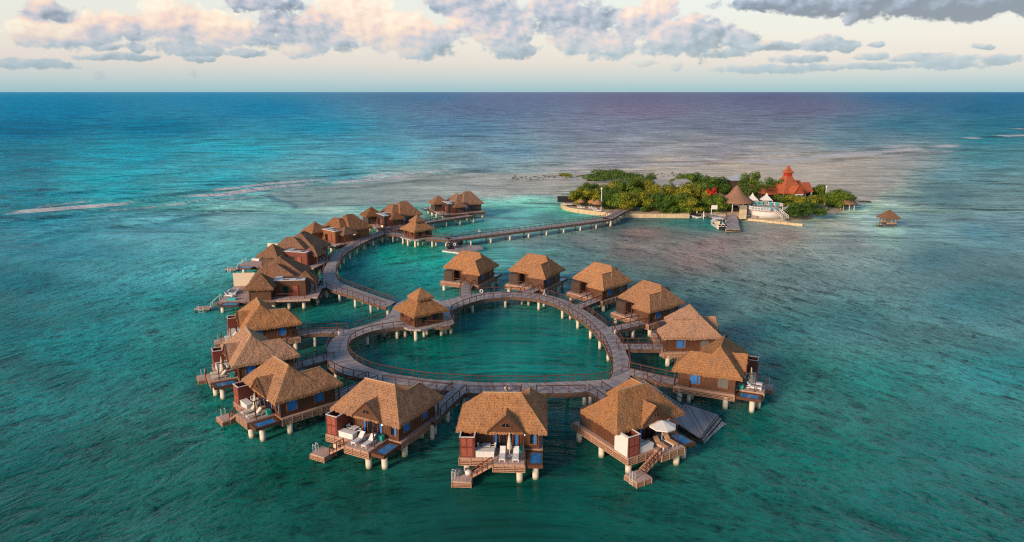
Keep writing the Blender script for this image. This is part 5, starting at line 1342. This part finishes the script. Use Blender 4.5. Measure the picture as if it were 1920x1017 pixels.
def build_sea():
    # rows spaced with distance so that near and far water carry comparable detail
    ang = np.linspace(math.radians(31.5), math.radians(1.0), 560); ys = CAM_H/np.tan(ang)
    ys = np.concatenate([[-4000, -1500, -500, -150, -40, 0, 25, 45, 58], ys, [2700, 3100, 3700, 4600, 6000, 9000, 15000, 30000, 60000]]); ys = np.unique(ys)
    xs = np.linspace(-1, 1, 481); sc = np.where(ys > 0, np.maximum(60+.95*np.abs(ys), 0), 60+1.5*np.abs(ys)); sc = np.maximum(sc, 110)
    Y = np.repeat(ys[:, None], len(xs), 1); X = xs[None, :]*sc[:, None]
    X = X.ravel(); Y = Y.ravel()
    d = Y*math.cos(PIT)+CAM_H*math.sin(PIT); up = Y*math.sin(PIT)-CAM_H*math.cos(PIT); d = np.maximum(d, 8)
    px = 960+FPX*X/d; py = HOR-FPX*up/d
    wx = 9*np.sin(X*.045+2*np.sin(Y*.031))+6*np.sin(X*.11+Y*.07+1)+4*np.sin(Y*.19-X*.05); wy = 3.5*np.sin(X*.06+Y*.03)+2.5*np.sin(Y*.12+2+np.sin(X*.09))
    fadew = np.clip((py-185)/200, .15, 1)
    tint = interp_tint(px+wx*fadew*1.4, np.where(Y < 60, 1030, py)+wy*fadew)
    pxa, pya = px+wx, py+wy*.5
    poly = [(500,366),(600,349),(700,340),(900,326),(1060,322),(1200,316),(1350,309),(1500,298),(1620,289),(1740,284),(1745,292),(1710,312),(1690,340),(1665,362),(1640,377),(1590,374),(1500,370),(1300,362),(1090,352),(1040,368),(960,366),(880,372),(760,380),(640,386),(540,392)]
    ins = np.zeros(len(px), bool); dmin = np.full(len(px), 1e9)
    for (x1, y1), (x2, y2) in zip(poly, poly[1:]+poly[:1]):
        c = ((y1 > pya) != (y2 > pya)) & (pxa < (x2-x1)*(pya-y1)/((y2-y1) if y2 != y1 else 1e-9)+x1); ins ^= c
        ex, ey = x2-x1, (y2-y1)*3.0; t_ = np.clip(((pxa-x1)*ex+(pya-y1)*3*ey)/(ex*ex+ey*ey), 0, 1); dmin = np.minimum(dmin, np.hypot(pxa-x1-ex*t_, (pya-y1)*3-ey*t_))
    sd_ = np.where(ins, dmin, -dmin); k_ = np.clip((sd_+7)/17, 0, 1); k_ = (k_*k_*(3-2*k_))[:, None]
    gx_ = np.interp(px, [500, 800, 1100, 1400, 1600, 1750], [0, 1, 2, 3, 4, 5]); cols_ = s2l(np.array([(120,158,155), (150,162,155), (168,162,148), (184,170,148), (170,160,142), (125,138,138)], float))
    sandc = np.stack([np.interp(gx_, range(6), cols_[:, i]) for i in range(3)], -1)
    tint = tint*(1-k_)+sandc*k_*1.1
    chop = 1-.8*np.exp(-((px-950)/330)**2-((py-960)/110)**2)-.5*np.exp(-((px-930)/230)**2-((py-640)/60)**2)-.45*np.exp(-((px-560)/110)**2-((py-600)/110)**2)-.35*np.exp(-((px-1150)/100)**2-((py-640)/110)**2)
    chop = chop*(1-.55*k_[:, 0])
    chop = np.where(Y < 60, np.clip(1-.8*np.exp(-(X/30)**2), .2, 1), np.clip(chop, .18, 1))
    rng = np.hypot(X, Y); foam = np.zeros_like(X); Z = np.zeros_like(X); dk = np.zeros_like(X)
    def seg(px_pts, wfront, wback, amp, h, hw=2.2, off=0.0):
        P = [W(*p, 0) for p in px_pts]; best = np.full(len(X), 1e9); side = np.zeros(len(X)); L = 0; al = np.zeros(len(X))
        for (ax, ay), (bx, by) in zip(P, P[1:]):
            vx, vy = bx-ax, by-ay; l2 = vx*vx+vy*vy; l = math.sqrt(l2); t = np.clip(((X-ax)*vx+(Y-ay)*vy)/l2, 0, 1)
            dx = X-(ax+vx*t); dy = Y-(ay+vy*t); dd = np.hypot(dx, dy); m = dd < best; best = np.where(m, dd, best)
            sd = np.sign(vx*dy-vy*dx); side = np.where(m, sd, side); al = np.where(m, L+t*l, al); L += l
        wob = 1.6*np.sin(al*.05)+1.1*np.sin(al*.13+1)+.7*np.sin(al*.31)
        wob = wob+off
        sg = best*side+wob
        tp_ = np.clip(np.minimum(al, L-al)/22, 0, 1); tp_ = tp_*tp_*(3-2*tp_)
        env = .5+.5*np.sin(al*.031+len(px_pts)+off)*np.sin(al*.0117+2+off*.3)+.35*np.sin(al*.083+off); env = np.clip(env*1.55+.12, 0, 1)**1.2
        ad = rng/260; fz = np.where(sg > 0, np.exp(-(sg/(wback+ad))**2), np.exp(-(sg/(wfront+ad))**2)); foam[:] = np.maximum(foam, amp*fz*env*tp_)
        Z[:] = Z+h*tp_*np.exp(-((sg-hw)/hw)**2)
        dk[:] = np.maximum(dk, FK*tp_*(1-.6*env)*np.exp(-((sg+wfront*.55*np.sign(.5-0)) / (hw*.8+rng/150))**2)*(best < 60))
    FK = .6
    REEF = [(-60,408),(0,403),(80,397),(160,389),(200,385),(280,378),(350,372),(430,366),(520,353),(600,346),(680,340),(760,333),(900,323),(960,320)]
    seg(REEF, 1.6, 5.5, 1.0, .9); seg(REEF, 1.2, 3.5, .8, .6, 1.8, -14); seg(REEF, 1.0, 2.5, .55, .6, 1.8, 16)
    BAR = [(960,320),(1060,318),(1200,312),(1350,307),(1450,300),(1560,291),(1700,283),(1800,272)]
    seg(BAR, 3, 8, 1.0, .6, 3); seg(BAR, 2, 6, .8, .5, 3, -22); seg(BAR, 2, 4, .6, .4, 3, 24)
    seg([(1370,310),(1460,301),(1560,293),(1720,283)], 4, 10, 1.0, .3, 3, 4)
    seg([(1800,261),(1860,257),(1960,253)], 5, 11, .9, .6, 5); seg([(1880,243),(1960,241)], 5, 11, .8, .5, 5); seg([(1750,276),(1860,268)], 4, 8, .6, .3, 5)
    FK = .75
    for P in ([(0,455),(110,436),(250,424),(400,402),(480,388)], [(150,421),(230,408),(330,392),(440,378)], [(0,468),(120,446),(220,434)], [(300,500),(360,512)], [(100,345),(240,330),(400,322)], [(0,372),(120,362),(260,352)], [(200,362),(330,350),(470,340)], [(470,345),(600,332),(740,320)], [(0,500),(140,478),(260,470)], [(200,520),(330,498),(430,486)]): seg(P, 1.0, .8, .25, .5, 1.6)
    seg([(160,489),(200,484),(235,483)], 1.4, 1.6, .45, .5, 1.5); seg([(520,392),(610,375),(700,365)], 1.0, .8, .2, .35, 1.5); seg([(1075,488),(1130,494),(1200,508)], 1.0, .6, .0, .4, 1.3); seg([(1000,462),(1060,470),(1140,478)], 1.0, .6, .0, .4, 1.3)
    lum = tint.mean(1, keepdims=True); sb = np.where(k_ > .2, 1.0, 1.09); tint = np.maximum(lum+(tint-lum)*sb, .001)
    tint[:, 2] *= np.where(py > 400, 1.13, 1.0); tint = tint*(1-dk[:, None]*.68)  # wave fronts darkened in the tint, standing in for their shaded faces
    hz = np.exp(-np.clip(py-172, 0, 200)/3.5)[:, None]*.45; hc = s2l(np.array([np.interp(px, [0, 600, 1100, 1500, 1900], v) for v in ((85,90,120,95,70),(140,138,125,125,125),(165,165,150,152,155))]).T); tint = tint*(1-hz)+hc*hz  # pale haze painted into the tint, lightening the horizon towards the sky
    # shoreline foam and swell
    Z += .22*np.sin((X*.25+Y*.9)*.21+1.3*np.sin(X*.021))*np.exp(-((Y-250)/160)**2)*(X < 0)
    rng = np.hypot(X, Y)
    mesh = bpy.data.meshes.new('sea'); ny, nx = len(ys), len(xs)
    idx = np.arange(ny*nx).reshape(ny, nx)
    F = np.stack([idx[:-1, :-1], idx[:-1, 1:], idx[1:, 1:], idx[1:, :-1]], -1).reshape(-1, 4)
    mesh.vertices.add(ny*nx); mesh.vertices.foreach_set('co', np.stack([X, Y, Z], -1).ravel())
    mesh.loops.add(F.size); mesh.loops.foreach_set('vertex_index', F.ravel().astype(np.int32)); mesh.polygons.add(len(F))
    mesh.polygons.foreach_set('loop_start', (np.arange(len(F))*4).astype(np.int32)); mesh.polygons.foreach_set('use_smooth', np.ones(len(F), bool))
    a = mesh.attributes.new('depth_reflection_tint', 'FLOAT_COLOR', 'POINT'); a.data.foreach_set('color', np.concatenate([tint, np.ones((len(X), 1))], 1).ravel())  # depth colour plus painted cloud reflections, wave shade and horizon haze
    a = mesh.attributes.new('chop', 'FLOAT', 'POINT'); a.data.foreach_set('value', chop)
    a = mesh.attributes.new('foam', 'FLOAT', 'POINT'); a.data.foreach_set('value', foam)
    mesh.update(); mesh.validate()
    o = bpy.data.objects.new('sea', mesh); COL.objects.link(o); o['kind'] = 'structure'
    m, nt, b = material('sea_water')
    at = nt.new('ShaderNodeAttribute'); at.attribute_name = 'depth_reflection_tint'; fo = nt.new('ShaderNodeAttribute'); fo.attribute_name = 'foam'
    p = worldpos(nt)
    dist = nt.vmath('LENGTH', p, out=1)
    sp_ = nt.new('ShaderNodeSeparateXYZ'); nt.link(p, sp_.inputs[0])
    bend = nt.math('SQRT', nt.math('MULTIPLY_ADD', sp_.outputs[0], sp_.outputs[0], 1500.0))
    q5 = 1/math.sqrt(1+WBEND*WBEND)
    ph = nt.math('MULTIPLY_ADD', bend, WBEND*q5, nt.math('MULTIPLY', sp_.outputs[1], q5))
    al_ = nt.math('MULTIPLY_ADD', sp_.outputs[1], -WBEND*q5, nt.math('MULTIPLY', bend, q5))
    cb = nt.new('ShaderNodeCombineXYZ'); nt.put(cb.inputs[0], al_); nt.put(cb.inputs[1], ph); nt.put(cb.inputs[2], nt.math('MULTIPLY', sp_.outputs[0], .03)); pw_ = cb.outputs[0]
    far_ = nt.maprange(dist, 170, 300, 0, 1, True)
    w1 = nt.noise(nt.mapping(pw_, (.62, 1.0, 1), (0, 0, R(3))), 1.15, 4, .68, .4)
    w2 = nt.noise(nt.mapping(pw_, (.46, 1.0, 1), (0, 0, R(-5))), .38, 4, .6, .5)
    w3 = nt.noise(nt.mapping(pw_, (.34, 1.0, 1), (0, 0, R(-3))), .10, 3, .6, .4)
    f2 = nt.noise(nt.mapping(p, (.40, 1.0, 1), (0, 0, R(-30))), .30, 3, .62, .5)
    f3 = nt.noise(nt.mapping(p, (.2, 1.0, 1), (0, 0, R(-33))), .085, 4, .65, .5)
    f4 = nt.noise(nt.mapping(p, (.45, 1.0, 1), (0, 0, R(-20))), .022, 6, .72, .4)
    def sharp(x): return nt.math('SUBTRACT', 1.0, nt.math('ABSOLUTE', nt.math('MULTIPLY', nt.math('SUBTRACT', x, .5), 3.2)))
    chp = nt.new('ShaderNodeAttribute'); chp.attribute_name = 'chop'
    gust = nt.maprange(nt.noise(p, .022, 3, .6), .35, .65, .6, 1.15)
    amp_ = nt.math('MULTIPLY', gust, chp.outputs['Fac'])
    s1, s2, s3, g2, g3, g4 = [sharp(v_) for v_ in (w1, w2, w3, f2, f3, f4)]
    M_ = lambda a_, b_: nt.math('MULTIPLY', a_, b_)
    A_ = lambda a_, b_: nt.math('ADD', a_, b_)
    hn = A_(M_(s1, .22), A_(M_(s2, .55), M_(s3, .7))); hf = A_(M_(g2, .5), A_(M_(g3, 1.3), M_(g4, 3.0)))
    hh = A_(M_(hn, nt.math('SUBTRACT', 1.0, far_)), M_(hf, far_))
    ripples = (M_(hh, amp_), None)
    D_ = lambda v_, k_: M_(nt.math('SUBTRACT', v_, .62), k_)
    cn = A_(D_(s1, 1.25), A_(D_(s2, .85), D_(s3, .45))); cf = A_(D_(g2, .8), A_(D_(g3, 1.15), D_(g4, nt.maprange(dist, 300, 1500, .3, 1.1))))
    cr = A_(M_(cn, nt.math('SUBTRACT', 1.0, far_)), M_(cf, far_))
    cr = nt.math('MULTIPLY', cr, amp_)
    # seabed mottling: seagrass and coral under the shallow water
    bed = nt.noise(nt.mapping(p, (.8, .35, 1), (0, 0, R(12))), .06, 6, .65, .6); bed2 = nt.noise(nt.mapping(p, (1, .5, 1), (0, 0, R(-15))), .35, 4, .65)
    k = nt.math('ADD', nt.math('MULTIPLY', bed, .6), nt.math('MULTIPLY', bed2, .4))
    f = nt.math('MULTIPLY', nt.maprange(k, .34, .66, SEA_LO, SEA_HI), nt.maprange(dist, 180, 450, 1.0, 1.22))
    f = nt.math('MULTIPLY', f, nt.math('MAXIMUM', nt.math('MULTIPLY_ADD', cr, CREST, 1.0), .28))  # wave shading in the colour: crests lighter, troughs darker
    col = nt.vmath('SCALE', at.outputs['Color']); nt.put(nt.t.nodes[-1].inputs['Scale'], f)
    # foam
    fn = nt.noise(nt.mapping(p, (.5, 1, 1), (0, 0, R(10))), 1.0, 5, .75, .6); fbig = nt.noise(p, .12, 4, .6)
    fa = nt.math('ADD', fo.outputs['Fac'], nt.math('MULTIPLY', nt.math('SUBTRACT', nt.math('ADD', nt.math('MULTIPLY', fn, .55), nt.math('MULTIPLY', fbig, .45)), .5), 1.7))
    fm = nt.math('MULTIPLY', nt.maprange(fa, .32, .8, 0, .95, True), nt.maprange(fo.outputs['Fac'], .05, .3, 0, 1))
    col2 = nt.mix(fm, col, (.62, .64, .65))
    nt.link(col2, b.inputs['Base Color']); b.inputs['Specular IOR Level'].default_value = 0.0; b.inputs['Roughness'].default_value = 0.9
    # wind ripples: crests bend round the shallows, so the phase depends on |x|
    h, crest = ripples
    bn = nt.new('ShaderNodeBump'); bn.inputs['Strength'].default_value = 1.0; bn.inputs['Distance'].default_value = SEA_BUMP; nt.link(h, bn.inputs['Height']); bn2 = nt.new('ShaderNodeBump'); bn2.inputs['Distance'].default_value = .5; nt.link(h, bn2.inputs['Height']); nt.link(bn2.outputs[0], b.inputs['Normal']); 
    gl = nt.new('ShaderNodeBsdfGlossy'); gl.inputs['Color'].default_value = (.80, .93, 1, 1); nt.link(bn.outputs[0], gl.inputs['Normal'])
    nt.put(gl.inputs['Roughness'], nt.maprange(dist, 80, 900, .12, .30))
    fr = nt.new('ShaderNodeFresnel'); fr.inputs['IOR'].default_value = 1.33; nt.link(bn.outputs[0], fr.inputs['Normal'])
    # rough far water hides its own grazing reflections, so the mirror share levels off
    fa_ = nt.math('MULTIPLY', nt.math('MINIMUM', fr.outputs[0], .9), nt.maprange(dist, 70, 900, SPEC_N, SPEC_F))
    fa_ = nt.math('MULTIPLY', fa_, nt.math('SUBTRACT', 1.0, fm))
    mx = nt.new('ShaderNodeMixShader'); nt.put(mx.inputs[0], fa_); nt.link(b.outputs[0], mx.inputs[1]); nt.link(gl.outputs[0], mx.inputs[2])
    nt.link(mx.outputs[0], m.node_tree.nodes['Material Output'].inputs[0])
    mesh.materials.append(m)
SEA_LO, SEA_HI, SEA_BUMP = .60, .92, .9; CREST, WBEND = 2.9, 2.0
SPEC_N, SPEC_F = .38, .12
build_sea()
# ------------------------------------------------------------------ sky with clouds, sun
SUN_AZ, SUN_EL = R(225), R(19)      # compass-like angle from +Y towards +X: behind the camera, to the left
w = bpy.data.worlds.new('World'); scn.world = w; w.use_nodes = True
nt = NT(w.node_tree); bg = w.node_tree.nodes['Background']
sky = nt.new('ShaderNodeTexSky'); sky.sky_type = 'NISHITA'; sky.sun_disc = False; sky.sun_elevation = SUN_EL; sky.sun_rotation = SUN_AZ
sky.altitude = 40; sky.air_density = 1.0; sky.dust_density = 1.5
g = nt.new('ShaderNodeTexCoord').outputs['Generated']; g = nt.vmath('NORMALIZE', g)
sep = nt.new('ShaderNodeSeparateXYZ'); nt.link(g, sep.inputs[0])
az = nt.math('ARCTAN2', sep.outputs[0], sep.outputs[1]); el = nt.math('ARCSINE', sep.outputs[2])
AZ = nt.math('MULTIPLY', az, 57.2958); EL = nt.math('MULTIPLY', el, 57.2958)
def c8(r, g_, b): return tuple(float(x) for x in s2l(np.array([r, g_, b], float)))
base = nt.ramp(nt.maprange(EL, -1, 24, 0, 1), [(0.0, c8(150,190,200)), (.045, c8(158,196,204)), (.08, c8(190,205,208)), (.13, c8(222,212,206)), (.19, c8(230,221,210)), (.30, c8(228,230,220)), (.40, c8(205,212,208)), (.6, c8(150,175,190)), (1.0, c8(100,140,168))])
top = nt.ramp(nt.maprange(EL, 20, 90, 0, 1), [(0, c8(100,140,168)), (.4, c8(66,106,146)), (1, c8(42,78,122))])
base = nt.mix(nt.math('GREATER_THAN', EL, 22), base, top)
# cloud blobs: centre px,py, radius px, lit weight
CL = [(85,20,48,16,.1),(60,62,45,24,.9),(120,72,48,22,.9),(190,55,60,28,.5),(250,52,60,26,.5),(310,38,48,34,.9),(340,45,40,32,.3),(385,50,50,30,.9),(430,62,55,28,.8),(490,70,45,22,.2),(520,40,42,26,.0),(100,82,60,10,.1),(350,90,80,14,.2),(460,98,40,8,.3),
      (490,6,80,14,.0),(600,45,42,30,.2),(650,20,60,40,1.0),(700,45,60,42,1.0),(760,60,60,40,.9),(800,75,65,34,.3),(620,78,60,22,.4),(560,62,50,24,.2),(560,95,40,14,.9),(770,100,30,9,.8),(860,8,75,20,.0),(930,28,55,28,.0),(870,35,40,28,.8),(950,65,60,38,.4),(960,95,65,16,.1),
      (1040,20,60,40,.1),(1100,35,70,40,.0),(1080,70,60,30,.5),(1140,85,55,26,.6),(1230,20,50,32,.7),(1190,45,50,30,.4),(1250,75,60,28,.3),(1320,70,55,34,.0),(1290,50,42,26,.2),(1390,78,35,22,.0),(1440,88,60,8,.0),(1360,100,50,8,.0),
      (1450,6,110,13,-.45),(1560,10,110,16,-.45),(1680,8,120,24,-.45),(1780,8,150,26,-.45),(1900,2,90,18,-.45),(1592,33,17,13,.0),(1550,80,42,14,.0),(1590,85,26,10,.0),(1705,110,50,7,.0),(1640,108,30,6,.0),(1790,120,70,11,.0),(1870,112,40,8,.0),(1500,112,50,8,.0),
      (1650,125,120,6,.0),(1450,130,120,8,.0),(60,120,90,8,.0),(220,108,70,6,.0),(1210,118,30,8,1.0),(1270,122,14,9,1.0),(355,137,10,8,.9),(190,140,12,7,.8),(210,90,24,6,0),(250,92,18,8,0),(390,108,16,5,0),(365,110,20,6,0),(1840,88,20,5,0),(1650,82,14,5,0)]
vec = nt.new('ShaderNodeCombineXYZ'); nt.put(vec.inputs[0], AZ); nt.put(vec.inputs[1], EL); V0 = vec.outputs[0]
def cnoise(v, off=(0,0,0)):
    n1 = nt.noise(nt.mapping(v, (1.0, 1.35, 1), loc=off), .42, 7, .62, .35)
    return n1
wv = nt.new('ShaderNodeTexNoise'); nt.put(wv.inputs['Vector'], V0); wv.inputs['Scale'].default_value = .5; wv.inputs['Detail'].default_value = 5
V1 = nt.vmath('ADD', V0, nt.vmath('MULTIPLY', nt.vmath('SUBTRACT', wv.outputs['Color'], (.5,.5,.5)), (1.3, .8, 0)))
cov = None; lit = None; wsum = None
for px, py, rx, ry, lw in CL:
    u = (px-960)/FPX; v = (HOR-py)/FPX
    dx, dy, dz = u, math.cos(PIT)+v*math.sin(PIT), -math.sin(PIT)+v*math.cos(PIT)
    a_ = math.degrees(math.atan2(dx, dy)); e_ = math.degrees(math.atan2(dz, math.hypot(dx, dy)))
    kx = FPX*math.radians(1)/max(.3, math.cos(math.atan(u)))**1; ra = max(rx/kx, .3)*1.2; re = max(ry/(FPX*math.radians(1)), .14)*1.3
    n = nt.vmath('MULTIPLY_ADD', V1, (1/ra, 1/re, 0), (-a_/ra, -e_/re, 0)); dd = nt.vmath('DOT_PRODUCT', n, n, out=1)
    s = nt.math('SUBTRACT', 1.0, dd)
    cov = s if cov is None else nt.math('SMOOTH_MAX', cov, s, .35)
    wt = nt.math('MAXIMUM', s, 0.0); wt = nt.math('MULTIPLY', wt, wt)
    sh = nt.vmath('DOT_PRODUCT', n, (-.34, .62, 0), out=1)
    vv = nt.math('ADD', sh, lw*.75+.08)
    lit = nt.math('MULTIPLY', wt, vv) if lit is None else nt.math('MULTIPLY_ADD', wt, vv, lit)
    wsum = wt if wsum is None else nt.math('ADD', wsum, wt)
lit = nt.math('DIVIDE', lit, nt.math('MAXIMUM', wsum, .02))
n1 = cnoise(V0)
vo = nt.new('ShaderNodeTexVoronoi', feature='SMOOTH_F1'); nt.put(vo.inputs['Vector'], nt.vmath('ADD', nt.mapping(V0, (1.0, 1.3, 1)), nt.vmath('MULTIPLY', nt.vmath('SUBTRACT', wv.outputs['Color'], (.5,.5,.5)), (1.2, 1.2, 0)))); vo.inputs['Scale'].default_value = 1.0; vo.inputs['Detail'].default_value = 3; vo.inputs['Smoothness'].default_value = .6
bil = nt.math('SUBTRACT', 1.0, nt.math('MULTIPLY', vo.outputs['Distance'], 1.0))
n2 = nt.noise(nt.mapping(V0, (1.0, 1.35, 1)), 2.4, 5, .6, .2)
ns = nt.math('ADD', nt.math('ADD', nt.math('MULTIPLY', n1, .45), nt.math('MULTIPLY', n2, .25)), nt.math('MULTIPLY', bil, .3))
den = nt.math('ADD', nt.math('MAXIMUM', cov, -1.2), nt.math('MULTIPLY', nt.math('SUBTRACT', ns, .49), 2.3))
alpha = nt.maprange(den, -.03, .40, 0, 1, True)
# generic scattered cloud elsewhere in the sky (seen only by reflections and other views)
gen = nt.maprange(nt.noise(nt.mapping(V0, (1, 2, 1)), .08, 6, .62), .5, .62, 0, .75, True)
gen = nt.math('MULTIPLY', gen, nt.math('MAXIMUM', nt.math('GREATER_THAN', EL, 8.5), nt.math('GREATER_THAN', nt.math('ABSOLUTE', AZ), 42)))
# relief: difference of the billow field towards the sun (left, up)
na = nt.noise(nt.mapping(V0, (1.0, 1.35, 1), loc=(.38, -.42, 0)), .9, 3, .55, .3); nb = nt.noise(nt.mapping(V0, (1.0, 1.35, 1)), .9, 3, .55, .3)
rel = nt.math('MULTIPLY', nt.math('SUBTRACT', nb, na), 1.0)
L_ = nt.math('ADD', nt.math('MULTIPLY', lit, .95), rel)
L_ = nt.math('ADD', nt.math('MULTIPLY', L_, .8), nt.math('MULTIPLY', nt.math('SUBTRACT', bil, .5), .14))
ccol = nt.ramp(nt.math('MULTIPLY', nt.math('ADD', L_, .34), .80), [(0.0, c8(112,116,134)), (.2, c8(146,156,176)), (.34, c8(176,180,194)), (.48, c8(208,196,202)), (.62, c8(240,208,194)), (.82, c8(252,228,204)), (1.0, c8(254,240,218))])
# clouds low over the horizon fade into the air
ccol = nt.mix(nt.maprange(EL, 1.2, 4.6, .8, .0), ccol, c8(168,194,206))
sky_c = nt.mix(alpha, base, ccol); sky_c = nt.mix(gen, sky_c, c8(118,120,136))
nish = nt.vmath('MULTIPLY', sky.outputs[0], (.03, .03, .03))
final = nt.vmath('ADD', nt.vmath('SCALE', sky_c), nish)
sc_node = [n for n in nt.t.nodes if n.type == 'VECT_MATH' and n.operation == 'SCALE'][-1]; sc_node.inputs['Scale'].default_value = SKYK if 'SKYK' in globals() else .93
nt.link(final, bg.inputs[0]); bg.inputs[1].default_value = 1.0
w.cycles.sampling_method = 'MANUAL'; w.cycles.sample_map_resolution = 512
sun = bpy.data.lights.new('sun', 'SUN'); so = bpy.data.objects.new('sun', sun); COL.objects.link(so)
sun.energy = 4.2; sun.angle = R(13); sun.color = (1, .72, .50)
d = Vector((math.sin(SUN_AZ)*math.cos(SUN_EL), math.cos(SUN_AZ)*math.cos(SUN_EL), math.sin(SUN_EL)))
so.rotation_euler = d.to_track_quat('Z', 'Y').to_euler(); so.location = (0, 0, 100)
scn.view_settings.view_transform = 'Standard'; scn.view_settings.look = 'None'; scn.view_settings.exposure = 0; scn.view_settings.gamma = 1
scn.cycles.max_bounces = 5; scn.cycles.diffuse_bounces = 2; scn.cycles.glossy_bounces = 2; scn.cycles.use_denoising = False; scn.cycles.filter_width = 1.2; scn.cycles.sample_clamp_indirect = 3; scn.cycles.caustics_reflective = False
